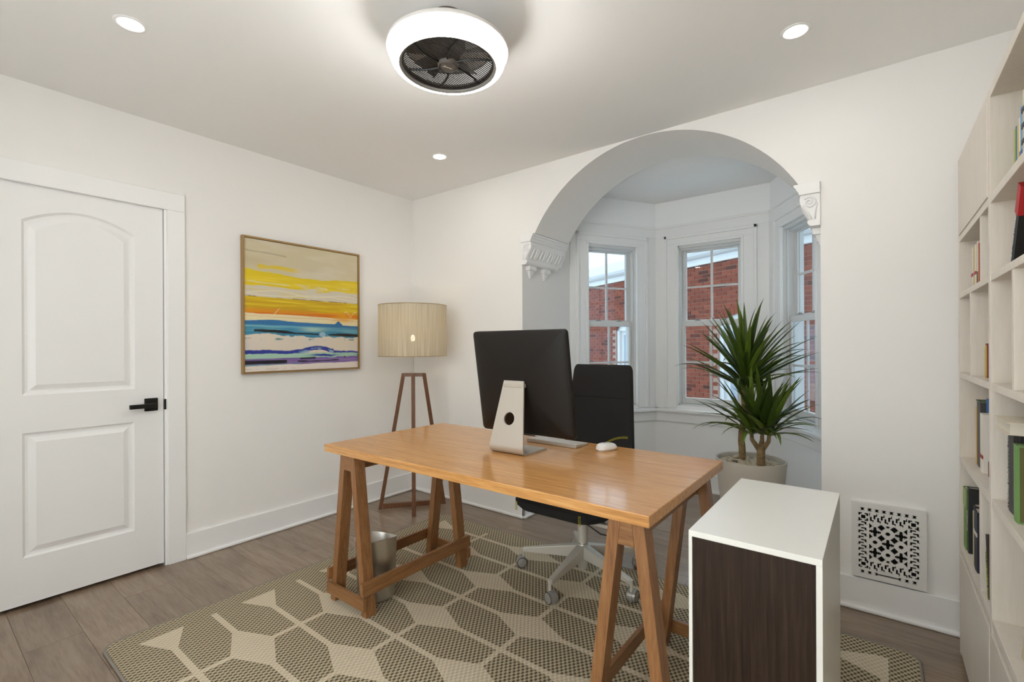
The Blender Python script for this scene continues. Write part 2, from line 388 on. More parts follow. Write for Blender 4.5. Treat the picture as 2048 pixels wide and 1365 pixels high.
def text_part(name, body, size, mtx, m, parent, extrude=.0004):
    cu = bpy.data.curves.new(name, 'FONT'); cu.body = body; cu.size = size; cu.extrude = extrude; cu.align_x = 'CENTER'; cu.align_y = 'CENTER'; cu.resolution_u = 3
    cu.materials.append(m)
    tmp = bpy.data.objects.new(name, cu); COL.objects.link(tmp)
    me_ = bpy.data.meshes.new_from_object(tmp.evaluated_get(bpy.context.evaluated_depsgraph_get()))
    bpy.data.objects.remove(tmp); bpy.data.curves.remove(cu); me_.name = name
    o = bpy.data.objects.new(name, me_); COL.objects.link(o); o.parent = parent
    o.matrix_parent_inverse = Matrix(); o.matrix_basis = mtx
    return o

H = 2.531            # ceiling height
XR = 3.86            # right wall
YF = -3.70           # wall behind the camera
JX0, JX1 = 1.195, 3.02   # arch opening
DEP = 0.67           # depth of the arch wall
BC = 1.427           # bay centre wall
BL = (1.195, .67); BLC = (1.645, 1.427); BRC = (2.572, 1.427); BR = (3.02, .67)

# ------------------------------------------------------------------ floor of planks
floor = struct('floor', MB().box(-.12, XR + .12, YF - .1, .67, -.10, -.012).prism([(1.02, .67), (3.2, .67), (2.66, 1.56), (1.55, 1.56)], 'z', -.10, -.012), M['void'], 'grey brown wood plank floor of the room and the bay', kind='structure')
WORLD[floor.name] = Matrix()
def plank_mesh(L, W):
    g = .0003; e = .0009
    mb = MB(); x0, x1, y0, y1 = g, L - g, g, W - g
    v = [(x0, y0, -.012), (x1, y0, -.012), (x1, y1, -.012), (x0, y1, -.012),
         (x0, y0, -e), (x1, y0, -e), (x1, y1, -e), (x0, y1, -e),
         (x0 + e, y0 + e, 0), (x1 - e, y0 + e, 0), (x1 - e, y1 - e, 0), (x0 + e, y1 - e, 0)]
    f = [(8, 9, 10, 11)]
    for i in range(4):
        j = (i + 1) % 4; f += [(i, j, 4 + j, 4 + i), (4 + i, 4 + j, 8 + j, 8 + i)]
    return mb.add(v, f).mesh('plank')
PW = .1905; PLEN = 1.22
_pm = {}
row = 0; y = -1.8985 - PW * 10
while y < BC + .12:
    off = [0.0, .47, .88, .26, .66, 1.05][row % 6] - PLEN
    lo, hi = (-.05, XR + .03)
    if y + PW > DEP + .02: lo, hi = (1.16, 3.06)
    x = off
    while x < hi:
        a, b = max(x, lo), min(x + PLEN, hi)
        if b - a > .03:
            k = round(b - a, 3)
            if k not in _pm:
                _pm[k] = plank_mesh(b - a, PW); _pm[k].materials.append(M['plank'])
            o = bpy.data.objects.new('plank', _pm[k]); COL.objects.link(o); o.parent = floor
            o.location = (a, y, 0)
        x += PLEN
    y += PW; row += 1

# ------------------------------------------------------------------ room shell
struct('ceiling', MB().box(-.12, XR + .12, YF - .12, 1.62, H, H + .1), M['ceiling'], 'flat white ceiling over the room and bay')
struct('wall_sun_blocker', MB().box(-14, 14, YF - .12, .2, H + .1, H + 14), M['wall'], 'unseen block above the ceiling, added to keep sun off the alley')  # unseen mass, sized to hold the sun off the alley
DY0, DY1, DZ = -2.565, -1.836, 2.052      # door opening in the left wall
wl = MB()
wl.box(-.12, 0, YF - .12, DY0, 0, H).box(-.12, 0, DY1, .12, 0, H).box(-.12, 0, DY0, DY1, DZ, H).box(-.14, -.11, DY0 - .02, DY1 + .02, -.02, DZ + .02)
struct('wall_left', wl, M['wall'], 'long white wall with door and painting')
struct('wall_right', MB().box(XR, XR + .12, YF - .12, .9, 0, H), M['wall'], 'white wall behind the bookcase')
wf = MB().box(-.12, 1.35, YF - .12, YF, 0, H).box(3.70, XR + .12, YF - .12, YF, 0, H).box(1.35, 3.70, YF - .12, YF, 0, .35).box(1.35, 3.70, YF - .12, YF, 2.38, H)  # opening added to let fill light into the room
struct('wall_front', wf, M['wall'], 'white wall behind the camera with an added window opening')
w4 = thing('added_fill_window', 'unseen window added behind the camera for fill light', None, kind='structure', mtx=Matrix())  # window and curtain added out of view as a fill light
f4 = MB()
for xx in (1.35, 2.12, 2.89, 3.66): f4.box(xx, xx + .04, YF - .09, YF - .04, .35, 2.38)
f4.box(1.39, 3.66, YF - .09, YF - .04, .35, .40).box(1.39, 3.66, YF - .09, YF - .04, 2.33, 2.38)
f4.build('frame', M['trim'], w4)
fill_curtain = MB(); bn = 60
for i in range(bn):
    xa, xb = 1.28 + 2.50 * i / bn, 1.28 + 2.50 * (i + 1) / bn; ya, yb = YF + .05 + .012 * math.sin(i * 1.9), YF + .05 + .012 * math.sin((i + 1) * 1.9)
    fill_curtain.add([(xa, ya, .20), (xb, yb, .20), (xb, yb, 2.44), (xa, ya, 2.44)], [(0, 1, 2, 3)])
fill_curtain.build('added_sheer_curtain', sheer_mat(), w4)  # added sheet, spreads the sun as fill through the room
for xx in (1.39, 2.16, 2.93): MB().box(xx, xx + .73, YF - .067, YF - .063, .40, 2.33).build('pane', M['glass'], w4)
# arch wall: two piers and a header cut to a segment of a circle
struct('wall_back_left', MB().box(0, JX0, 0, DEP, 0, H), M['wall'], 'white wall left of the arch')
struct('wall_back_right', MB().box(JX1, XR + .05, 0, DEP, 0, H), M['wall'], 'white wall right of the arch with the iron register')
ACX, ACZ, AR, ADEP = 2.118, 1.597, .931, .47
wb = MB(); NA = 48; th = math.asin((2.055 - ACZ) / AR)
arc = [(ACX - AR * math.cos(th + (PI - 2 * th) * i / NA), ACZ + AR * math.sin(th + (PI - 2 * th) * i / NA)) for i in range(NA + 1)]
arc = [(JX0, arc[0][1])] + arc + [(JX1, arc[-1][1])]
for i in range(len(arc) - 1):
    (x0, z0), (x1, z1) = arc[i], arc[i + 1]
    wb.add([(x0, 0, z0), (x1, 0, z1), (x1, 0, H), (x0, 0, H), (x0, ADEP, z0), (x1, ADEP, z1), (x1, ADEP, H), (x0, ADEP, H)],
           [(0, 1, 2, 3), (5, 4, 7, 6), (1, 0, 4, 5)])
struct('wall_back', wb, M['wall'], 'white arched header between the room and the bay')
for i, (x0, x1) in enumerate(((JX0, JX0 + .012), (JX1 - .012, JX1))):
    struct(f'trim_{13 + i}', MB().box(x0, x1, ADEP, DEP, 2.216, 2.305), M['trim'], 'short white frieze board behind the corbel', bevel=.003)

# ------------------------------------------------------------------ bay walls, windows and trims
def local(a, b):
    a, b = Vector((*a, 0)), Vector((*b, 0)); d = (b - a).normalized(); n = Vector((-d.y, d.x, 0))
    m = Matrix((d, n, Vector((0, 0, 1)))).transposed().to_4x4(); m.translation = a
    return m, (b - a).length
WZ0, WZ1 = .722, 2.128
def bay_wall(name, a, b, u0, u1, label, e0=.0, e1=.0):
    m, L = local(a, b); T = .14
    mb = MB(m)
    mb.box(-e0, u0, 0, T, 0, H).box(u1, L + e1, 0, T, 0, H).box(u0, u1, 0, T, 0, WZ0).box(u0, u1, 0, T, WZ1, H)
    struct(name, mb, M['bay'], label)
    return m, L
mL, LL = bay_wall('wall_bay_left', BL, BLC, .168, .668, 'angled white bay wall with the left window', .0, .08)
mC, LC = bay_wall('wall_bay_center', BLC, BRC, .203, .723, 'white bay wall with the middle window', .06, .06)
mR, LR = bay_wall('wall_bay_right', BRC, BR, .225, .735, 'angled white bay wall with the right window', .08, .0)

def window(name, m, L, u0, u1, label, mx):
    w = thing(name, label, None, kind='structure', mtx=Matrix())
    c = (u0 + u1) / 2
    # casing: boards with a back band and an inner bead
    cs = MB(m); W = .098
    for (a, b_, s) in ((u0 - W, u0 - .012, 1), (u1 + .012, u1 + W, -1)):
        cs.box(a, b_, -.018, 0, .70, WZ1 + .012)
    cs.box(u0 - W, u1 + W, -.018, 0, WZ1 + .012, 2.20)
    cs.build('casing', M['trim'], w, bevel=.003)
    bb = MB(m)
    bb.box(u0 - W - .016, u0 - W + .008, -.032, 0, .70, 2.216).box(u1 + W - .008, u1 + W + .016, -.032, 0, .70, 2.216).box(u0 - W - .016, u1 + W + .016, -.032, 0, 2.188, 2.216)
    bb.build('back_band', M['trim'], w, bevel=.004)
    be = MB(m)
    be.box(u0 - .016, u0 + .006, -.024, .012, .722, WZ1 - .006).box(u1 - .006, u1 + .016, -.024, .012, .722, WZ1 - .006).box(u0 - .016, u1 + .016, -.024, .012, WZ1 - .006, WZ1 + .018)
    be.build('casing_bead', M['trim'], w, bevel=.004)
    # jamb liner with two tracks
    jl = MB(m); t = .022
    jl.box(u0, u0 + .012, .0, .14, WZ0, WZ1).box(u1 - .012, u1, .0, .14, WZ0, WZ1).box(u0, u1, .0, .14, WZ1 - .028, WZ1).box(u0, u1, .0, .15, WZ0, WZ0 + .014)
    jl.box(u0, u0 + t, .02, .034, WZ0, WZ1 - .02).box(u1 - t, u1, .02, .034, WZ0, WZ1 - .02)
    jl.box(u0, u0 + t, .072, .078, WZ0, WZ1 - .02).box(u1 - t, u1, .072, .078, WZ0, WZ1 - .02).box(u0, u1, .034, .078, WZ1 - .042, WZ1 - .028)
    jl.build('jamb_liner', M['sash'], w)
    def sash(nm, y0, y1, z0, z1, rt, rb, zm):
        s = MB(m); st = .034; a, b_ = u0 + .014, u1 - .014
        s.box(a, a + st, y0, y1, z0, z1).box(b_ - st, b_, y0, y1, z0, z1).box(a + st, b_ - st, y0, y1, z1 - rt, z1).box(a + st, b_ - st, y0, y1, z0, z0 + rb)
        so = s.build(nm, M['sash'], w, bevel=.003); WORLD[so.name] = Matrix()
        yc = (y0 + y1) / 2
        MB(m).box(a + st, b_ - st, yc - .002, yc + .002, z0 + rb, z1 - rt).build('pane', M['glass'], so)
        MB(m).box(c - .009, c + .009, yc - .006, yc + .006, z0 + rb, z1 - rt).build('muntin', M['sash'], so)
        MB(m).box(a + st, b_ - st, yc - .0055, yc + .0055, zm - .008, zm + .008).build('muntin', M['sash'], so)
        return so
    sash('upper_sash', .078, .106, 1.428, WZ1 - .028, .030, .046, 1.762)
    lo = sash('lower_sash', .036, .070, .738, 1.462, .044, .052, 1.100)
    for du in (-.11, .10):
        MB(m).box(c + du - .024, c + du + .024, .040, .066, 1.462, 1.469).box(c + du - .010, c + du + .012, .044, .062, 1.469, 1.479).build('sash_lock', M['sash_dark'], lo)
    WORLD.pop(w.name, None)
    return w
window('window_1', mL, LL, .168, .668, 'left white double hung window of the bay with bricks and sky outside', None)
window('window_2', mC, LC, .203, .723, 'middle white double hung window of the bay behind the yucca', None)
window('window_3', mR, LR, .225, .735, 'right white double hung window of the bay seen at a slant', None)
for i, (m, L, e0, e1) in enumerate(((mL, LL, 0, .01), (mC, LC, .0, .0), (mR, LR, .01, 0))):
    fr = MB(m).box(-.0, L, -.012, 0, 2.216, 2.305).box(0, L, -.020, 0, 2.292, 2.312)
    struct(f'trim_{1 + i}', fr, M['trim'], 'flat white frieze board above the bay window', bevel=.003)
    st = MB(m).box(-.004, L + .004, -.052, .012, .662, .690)
    s2 = struct(f'trim_{4 + i}', st, M['trim'], 'white window stool along the bay wall', bevel=.006)
    WORLD[s2.name] = Matrix()
    MB(m).box(0, L, -.020, 0, .575, .662).box(0, L, -.028, 0, .648, .662).build('apron', M['trim'], s2, bevel=.003)
    MB(m).box(.0, L, -.006, .0, .690, .722).build('sill_riser', M['trim'], s2)
    bb = MB(m).box(0, L, -.016, 0, 0, .15).box(0, L, -.030, 0, 0, .018)
    struct(f'baseboard_bay_{["left", "center", "right"][i]}', bb, M['trim'], 'white baseboard along the bay wall', bevel=.003)
# corner boards between the windows
for i, (m, u0, u1) in enumerate(((mL, LL - .098, LL), (mC, 0, .090), (mC, LC - .092, LC), (mR, 0, .112), (mL, 0, .055), (mR, LR - .033, LR))):
    struct(f'trim_{7 + i}', MB(m).box(u0, u1, -.012, 0, .69, 2.216), M['trim'], 'flat white board beside the bay window', bevel=.003)

# ------------------------------------------------------------------ baseboards
def baseboard(name, runs, label):
    o = None; main = MB(); shoe = MB()
    for (x0, x1, y0, y1, side) in runs:
        a = .017; b = .032
        if side == 'x+': main.box(x0, x0 + a, y0, y1, 0, .152); shoe.box(x0, x0 + b, y0, y1, 0, .02)
        if side == 'y-': main.box(x0, x1, y0 - a, y0, 0, .152); shoe.box(x0, x1, y0 - b, y0, 0, .02)
        if side == 'x-': main.box(x0 - a, x0, y0, y1, 0, .152); shoe.box(x0 - b, x0, y0, y1, 0, .02)
        if side == 'y+': main.box(x0, x1, y0, y0 + a, 0, .152); shoe.box(x0, x1, y0, y0 + b, 0, .02)
    o = struct(name, main, M['trim'], label, bevel=.004)
    WORLD[o.name] = Matrix(); shoe.build('shoe_molding', M['trim'], o, bevel=.008, seg=3)
baseboard('baseboard_left', [(0, 0, -1.742, 0, 'x+'), (0, 0, YF, -2.66, 'x+')], 'white baseboard along the left wall')
baseboard('baseboard_back', [(0, JX0 + .017, 0, 0, 'y-'), (JX0, JX0, -.017, DEP, 'x+')], 'white baseboard on the wall left of the arch and round the pier')
baseboard('baseboard_right', [(JX1 - .017, XR, 0, 0, 'y-'), (JX1, JX1, -.017, DEP, 'x-')], 'white baseboard on the wall below the iron register')
baseboard('baseboard_front', [(0, XR, YF, YF, 'y+')], 'white baseboard behind the camera')

# ------------------------------------------------------------------ door
door = thing('door_1', 'white two panel door with arched top panel and black lever', None, kind='structure', mtx=Matrix())
LY0, LY1, LZ0, LZ1 = -2.559, -1.8455, .018, 2.044
def panel_outline(y0, y1, z0, z1, rise, inset):
    y0 += inset; y1 -= inset; z0 += inset; z1 -= inset
    pts = [(y0, z0), (y1, z0), (y1, z1)]
    if rise:
        n = 18
        for i in range(1, n):
            t = i / n; pts.append((y1 + (y0 - y1) * t, z1 + rise * math.sin(PI * t) ** .9))
    pts.append((y0, z1)); return pts
bm = bmesh.new()
def ring(pts, x): return [bm.verts.new((x, p[0], p[1])) for p in pts]
def loop(vs_): return [bm.edges.new((vs_[i], vs_[(i + 1) % len(vs_)])) for i in range(len(vs_))]
XF = -.006
outer = ring([(LY0, LZ0), (LY1, LZ0), (LY1, LZ1), (LY0, LZ1)], XF); edges = loop(outer)
for (y0, y1, z0, z1, rise) in ((-2.414, -1.976, 1.022, 1.869, .071), (-2.414, -1.980, .240, .840, 0)):
    prev = None
    for k, (ins, dx) in enumerate(((0, 0), (.010, -.009), (.020, -.0105), (.026, -.0095), (.048, -.001))):
        rg = ring(panel_outline(y0, y1, z0, z1, rise, ins), XF + dx)
        if k == 0: edges += loop(rg)
        else:
            for i in range(len(rg)): bm.faces.new((prev[i], prev[(i + 1) % len(rg)], rg[(i + 1) % len(rg)], rg[i]))
        prev = rg
    bm.faces.new(prev)
bmesh.ops.triangle_fill(bm, use_beauty=True, use_dissolve=False, edges=edges)
back = ring([(LY0, LZ0), (LY1, LZ0), (LY1, LZ1), (LY0, LZ1)], XF - .035)
for i in range(4): bm.faces.new((outer[i], outer[(i + 1) % 4], back[(i + 1) % 4], back[i]))
bm.faces.new(back)
bmesh.ops.recalc_face_normals(bm, faces=bm.faces)
me = bpy.data.meshes.new('door_leaf'); bm.to_mesh(me); bm.free()
WORLD[door.name] = Matrix()
leaf = put('door_leaf', me, M['door'], door); WORLD[leaf.name] = Matrix()
MB().box(-.10, .004, DY1 - .0060, DY1 + .012, 0, DZ).box(-.10, .004, DY0 - .012, DY0, 0, DZ).box(-.10, .004, DY0, DY1, DZ - .0045, DZ + .012).box(-.06, -.048, DY1 - .018, DY1, 0, DZ).build('jamb', M['trim'], door)
MB().box(0, .018, -1.831, -1.742, 0, 2.041).box(0, .018, -2.660, -2.571, 0, 2.041).box(0, .018, -2.660, -1.742, 2.041, 2.143).build('casing', M['trim'], door, bevel=.003)
hd = MB().box(XF, XF + .010, -1.936, -1.874, .893, .965).build('rose', M['black'], leaf, bevel=.002)
MB().box(XF + .01, XF + .045, -1.914, -1.897, .918, .936).box(XF + .036, XF + .050, -2.012, -1.892, .914, .938).build('lever', M['black'], leaf, bevel=.002)
MB().box(XF - .002, .0055, -1.8450, -1.8350, .895, .955).build('strike_plate', M['black'], door)

# ------------------------------------------------------------------ corbels under the arch
def corbel(x, s, label):
    """s = +1: carried by the left jamb and stepping out towards +x"""
    t = thing('corbel', label, 'corbel', (x, .23, 1.75), group='plaster corbels of the arch')
    P = lambda px: x + s * px
    y0, y1 = -.012, .462
    MB().prism([(P(0), 2.052), (P(.112), 2.052), (P(.112), 2.040), (P(.104), 2.034), (P(.100), 2.022), (P(.092), 2.012), (P(.088), 1.998), (P(0), 1.998)], 'y', y0 - .012, y1 + .012).build('cap', M['trim'], t, bevel=.002)
    prof = [(0, 1.998), (.084, 1.998), (.088, 1.975), (.086, 1.955), (.078, 1.935), (.066, 1.915), (.054, 1.895), (.047, 1.878), (.045, 1.868)]
    MB().prism([(P(a), b) for a, b in prof] + [(P(0), 1.868)], 'y', y0, y1).build('body', M['trim'], t, bevel=.002)
    MB().prism([(P(0), 1.868), (P(.052), 1.868), (P(.056), 1.858), (P(.050), 1.846), (P(.040), 1.838), (P(0), 1.838)], 'y', y0 - .004, y1 - .05).build('base_molding', M['trim'], t, bevel=.002)
    # scroll on the room side
    sp = [(P(.044 + (.030 * (1 - k / 26)) * math.cos(.7 + k * .50)), y0 - .003, 1.956 + (.030 * (1 - k / 26)) * math.sin(.7 + k * .50)) for k in range(25)]
    MB().tube(sp, [.0055 - .0025 * k / 25 for k in range(25)], 6).build('volute', M['trim'], t, smooth=True)
    MB().tube([(P(.072), y0 - .002, 1.945), (P(.062), y0 - .003, 1.922), (P(.046), y0 - .003, 1.895), (P(.036), y0 - .002, 1.872)], .005, 6).build('scroll_rib', M['trim'], t, smooth=True)
    MB().tube([(P(.012), y0 - .002, 1.950), (P(.020), y0 - .003, 1.915), (P(.022), y0 - .002, 1.872)], .004, 6).build('scroll_rib', M['trim'], t, smooth=True)
    # fluted face: ribs along the curve
    for k in range(11):
        yy = y0 + .050 + k * .036
        lean = .012 * math.sin(k * 2.1)
        MB().tube([(P(.083), yy, 1.962), (P(.076), yy + lean * .4, 1.935), (P(.060), yy + lean * .7, 1.905), (P(.049), yy + lean, 1.882)], [.006, .008, .008, .004], 6).build('flute', M['trim'], t, smooth=True)
    for yy in (.085, .275):
        MB().prism([(P(0), 1.838), (P(.040), 1.838), (P(.040), 1.812), (P(.034), 1.804), (P(0), 1.804)], 'y', yy - .045, yy + .045).build('drop', M['trim'], t, bevel=.004)
        MB().hexa([(P(0), yy - .030, 1.806), (P(.030), yy - .030, 1.806), (P(.030), yy + .034, 1.806), (P(0), yy + .034, 1.806)],
                  [(P(0), yy - .002, 1.748), (P(.008), yy - .002, 1.748), (P(.008), yy + .012, 1.748), (P(0), yy + .012, 1.748)]).build('drop_leaf', M['trim'], t, bevel=.004)
    return t
corbel(JX0, 1, 'left scrolled plaster corbel under the arch, beside the left bay window')
corbel(JX1, -1, 'right scrolled plaster corbel under the arch, nearer the bookcase')

# ------------------------------------------------------------------ iron register
VX0, VX1, VZ0, VZ1 = 3.140, 3.410, .160, .511
reg = thing('wall_register', 'white pierced cast iron wall register above the baseboard', 'register', ((VX0 + VX1) / 2, 0, VZ0))
NU, NV = 81, 102; cu = (VX1 - VX0) / NU
def hole(i, j):
    """i from the left, j from the top, in cells of 3.33 mm"""
    a, b = i - 40, j - 51           # centred
    aa, bb = abs(a), abs(b)
    if aa > 33 or bb > 44: return False
    if bb >= 41:                      # rows of spools
        if b > 0 and aa <= 11: return bb in (42, 43) and not (a > -9 and a < 9 and bb == 43 and False)
        p = (a + 32) % 8; w = {44: 2, 43: 1, 42: 1, 41: 2}[bb]
        return abs(p - 4) <= w
    if bb >= 39: return False
    def meander(c, q):
        """interleaved T shapes, c across the strip (-4..4), q along it"""
        q = q % 8
        if q in (0, 4): return False if abs(c) < 3 else (c < 0) == (q == 4) and abs(c) >= 3
        if q < 4: return (q in (1, 2, 3) and c >= -4 and c <= 1 and (q != 3 or c <= -3)) 
        return c <= 4 and c >= -1 and (q != 7 or c >= 3)
    if aa >= 22 and bb >= 27:         # corner keys
        c, d = aa - 27, bb - 32
        r = max(abs(c), abs(d))
        if r <= 2: return True
        if r in (4, 5): return not (abs(c) <= 1 or abs(d) <= 1)
        return False
    if aa >= 23: return meander(aa - 28, b + 26)
    if bb >= 27: return aa < 21 and meander(bb - 32, a + 20)
    if aa > 20 or bb > 24: return False
    # lattice: crosses, small ovals, and lozenges on the diagonals
    ca, cb_ = a % 14, b % 14
    ca = ca - 14 if ca > 7 else ca; cb_ = cb_ - 14 if cb_ > 7 else cb_
    k = (round((a - ca) / 14) + round((b - cb_) / 14)) % 2
    x_, y_ = abs(ca), abs(cb_)
    if abs(x_ - 7) + abs(y_ - 7) <= 4: return True
    if k == 0: return (x_ <= 1 and y_ <= 6) or (y_ <= 1 and x_ <= 6) or (x_ <= 2 and y_ <= 2) or (x_ <= 2 and y_ == 4) or (y_ <= 2 and x_ == 4)
    return x_ * x_ + y_ * y_ <= 5
grid = [[hole(i, j) for j in range(NV)] for i in range(NU)]
def runs():
    for i in range(NU):
        j = 0
        while j < NV:
            if grid[i][j]: j += 1; continue
            k = j
            while k < NV and not grid[i][k]: k += 1
            yield i, j, k; j = k
rg = MB()
for i, j, k in runs():
    x0 = VX0 + i * cu; z1 = VZ1 - j * (VZ1 - VZ0) / NV; z0 = VZ1 - k * (VZ1 - VZ0) / NV
    rg.box(x0, x0 + cu, -.022, -.014, z0, z1)
rg.build('grille', M['register'], reg)
MB().box(VX0, VX0 + .012, -.014, 0, VZ0, VZ1).box(VX1 - .012, VX1, -.014, 0, VZ0, VZ1).box(VX0 + .012, VX1 - .012, -.014, 0, VZ1 - .012, VZ1).box(VX0 + .012, VX1 - .012, -.014, -.018 + .002, VZ0, VZ0 + .012).build('rim', M['register'], reg)
MB().box(VX0 + .014, VX1 - .014, -.003, 0, VZ0 + .005, VZ1 - .014).build('dark_backing', M['void'], reg)  # near-black plate stands for the unlit hollow behind the grille
MB().box(3.247, 3.297, -.026, -.022, .203, .207).build('lever', M['register'], reg)

# ------------------------------------------------------------------ painting
pt = thing('painting', 'abstract yellow and blue seascape in a thin brass frame on the left wall', 'painting', (0, -.997, 1.074))
FY0, FY1, FZ0, FZ1 = -1.430, -.566, 1.076, 1.970
fw_ = .012
fr = MB().box(.002, .034, FY0, FY0 + fw_, FZ0, FZ1).box(.002, .034, FY1 - fw_, FY1, FZ0, FZ1).box(.002, .034, FY0 + fw_, FY1 - fw_, FZ0, FZ0 + fw_).box(.002, .034, FY0 + fw_, FY1 - fw_, FZ1 - fw_, FZ1)
fr.build('frame', M['gold'], pt, bevel=.001)
def painting_mesh():
    NX, NZ = 240, 250
    y0, y1, z0, z1 = FY0 + fw_ + .002, FY1 - fw_ - .002, FZ0 + fw_ + .002, FZ1 - fw_ - .002
    rng = np.random.RandomState(4)
    u = np.linspace(0, 1, NX)[None, :].repeat(NZ, 0); v = np.linspace(0, 1, NZ)[:, None].repeat(NX, 1)
    def noise(fx, fz, seed, oct=3):
        r_ = np.random.RandomState(seed); out = np.zeros_like(u); amp = 1; tot = 0
        for o in range(oct):
            gx, gz = max(2, int(fx * 2 ** o) + 2), max(2, int(fz * 2 ** o) + 2); g = r_.rand(gz + 1, gx + 1)
            px, pz = u * (gx - 1), v * (gz - 1); ix, iz = px.astype(int), pz.astype(int)
            ix = np.minimum(ix, gx - 1); iz = np.minimum(iz, gz - 1); tx, tz = px - ix, pz - iz; tx = tx * tx * (3 - 2 * tx); tz = tz * tz * (3 - 2 * tz)
            out += amp * ((g[iz, ix] * (1 - tx) + g[iz, ix + 1] * tx) * (1 - tz) + (g[iz + 1, ix] * (1 - tx) + g[iz + 1, ix + 1] * tx) * tz); tot += amp; amp *= .55
        return out / tot - .5
    C = np.zeros((NZ, NX, 3))
    def put_(mask, c, a=1.0):
        k = np.clip(mask, 0, 1)[..., None] * a; C[:] = C * (1 - k) + np.array(srgb(*c)) * k
    def band(a, b, s=.006): return np.clip((v - a) / s + .5, 0, 1) * np.clip((b - v) / s + .5, 0, 1)
    n1 = noise(3, 12, 1); n2 = noise(8, 40, 2); n3 = noise(2, 60, 3); n4 = noise(14, 20, 5); n5 = noise(5, 5, 6)
    C[:] = np.array(srgb(206, 194, 160))
    put_(np.clip(n1 * 3 + .3, 0, 1), (214, 203, 178)); put_(np.clip(n5 * 3 - .1, 0, 1) * (v < .2), (205, 190, 165), .6)
    put_(np.clip(.012 - abs(v - .09 - .02 * u - n2 * .02), 0, .012) / .012 * (u < .33), (150, 140, 110), .6)
    put_(band(.13, .19, .05) * np.clip(.35 - u, 0, .2) * 4, (186, 165, 125), .6)
    put_(band(.188 + n2 * .03, .212 + n2 * .03, .01) * (u > .10) * np.clip((.47 - u) * 9, 0, 1), (222, 192, 30), .9)
    top = .226 + .03 * np.sin(u * PI) + n2 * .035 + n1 * .015
    put_(band(top, .36 + n2 * .03, .006), (224, 196, 22)); put_(band(top, .36, .006) * np.clip(n3 * 5, 0, 1), (235, 208, 60), .8)
    put_(band(.315 + n2 * .04, .328 + n2 * .04, .01) * np.clip(n4 * 6 + .6, 0, 1), (226, 214, 170), .85)
    put_(band(.35 + n1 * .06 + n2 * .03, .432, .006), (214, 204, 184))
    put_(np.clip(n3 * 5 - .2, 0, 1) * band(.36, .42), (224, 200, 80), .6)
    for (c0, am, ph, fr_) in ((.405, .014, .2, 1.1), (.392, .016, 2.0, 1.7)):
        put_(np.clip(1 - abs(v - c0 - am * np.sin(u * fr_ * 2 * PI + ph)) / .006, 0, 1), (232, 226, 205), .85)
    put_(band(.432, .60 + n2 * .02, .004), (216, 182, 24)); put_(band(.44, .60) * np.clip(n3 * 7, 0, 1), (196, 150, 22), .7)
    put_(band(.44, .56) * np.clip(-n3 * 7 - .3, 0, 1), (228, 205, 50), .8)
    put_(band(.522 + n2 * .03, .58, .02), (226, 140, 28), .75); put_(band(.545 + n3 * .05, .565 + n3 * .05, .006), (216, 104, 26), .8)
    put_(band(.428, .434, .004) * np.clip(n4 * 6 + .4, 0, 1), (120, 78, 30), .9)
    put_(band(.560 + .012 * u + n2 * .012, .66, .004), (234, 219, 176)); put_(np.clip(1 - abs(v - .578 - .01 * u - n2 * .01) / .003, 0, 1), (220, 150, 70), .7)
    put_(np.exp(-((u - .85) / .09) ** 2) * band(.52, .60, .03), (228, 160, 40), .8)
    put_(np.clip(1 - abs(v - .56 + .05 * np.abs(np.sin(u * 34))) / .006, 0, 1) * (u > .86) * (u < .98), (240, 224, 180), .9)
    put_(np.clip(1 - abs((v - .55) + (u - .235) * 1.1) / .006, 0, 1) * band(.515, .57, .01), (240, 224, 180), .9)
    bt = .615 - .012 * np.exp(-((u - .22) / .12) ** 2) + .02 * np.clip(u - .45, 0, 1) - .028 * np.exp(-((u - .80) / .025) ** 2) + n2 * .004 + .006 * (u > .84)
    put_(band(bt, .74, .003), (52, 116, 166)); put_(band(.648 + n2 * .01, .672 + n2 * .012, .006) * np.clip(1.2 - u, 0, 1), (124, 186, 196), .9)
    put_(band(.667 + n3 * .03, .74, .006), (62, 138, 168), .85); put_(np.clip(n3 * 8, 0, 1) * band(.65, .73), (120, 180, 190), .6)
    put_(np.exp(-((u - .56) / .10) ** 2) * band(.655, .69, .012), (168, 200, 186), .9)
    kb = .686 + .035 * u + n2 * .010
    put_(band(kb - .012 * np.clip(np.sin(u * 9 - .3), -.3, 1) - .004, kb + .010, .003) * ((u > .07) & (u < .61) | (u > .70)), (34, 32, 36))
    put_(np.exp(-((u - .645) / .03) ** 2 - ((v - .712) / .022) ** 2) > .4, (158, 190, 208))
    put_(band(.735 + n2 * .035 + n4 * .02 - .012 * (u < .35), .86, .003), (222, 210, 192)); put_(np.clip(n5 * 4, 0, 1) * band(.75, .83, .02), (206, 200, 204), .7)
    put_(band(.748 + n2 * .02, .760 + n2 * .02, .004) * np.clip(n4 * 9 - .3, 0, 1), (66, 128, 132), .9)
    put_(np.clip(n4 * 14 - 3.3, 0, 1) * band(.755, .778, .004), (50, 60, 66), .9)
    up = .842 - .036 * np.exp(-((u - .60) / .13) ** 2) + n4 * .016 + n2 * .008 + .012 * (u > .75)
    put_(band(up, up + .034 + n2 * .02, .003), (46, 58, 150)); put_(band(up + .012, up + .05, .003) * np.clip(n4 * 9 + .1, 0, 1) * (u > .4), (156, 190, 200), .8)
    put_(band(.868 + n4 * .014, .905, .003), (166, 202, 180)); put_(band(.878 + n4 * .02, .892 + n4 * .02, .003) * np.exp(-((u - .66) / .11) ** 2) * 1.4, (44, 62, 150))
    put_(band(.905 - .006 * u + n2 * .006 + .02 * (u > .6) * n4, .962, .003), (122, 94, 158)); put_(np.clip(n3 * 6, 0, 1) * band(.91, .95), (148, 126, 176), .6)
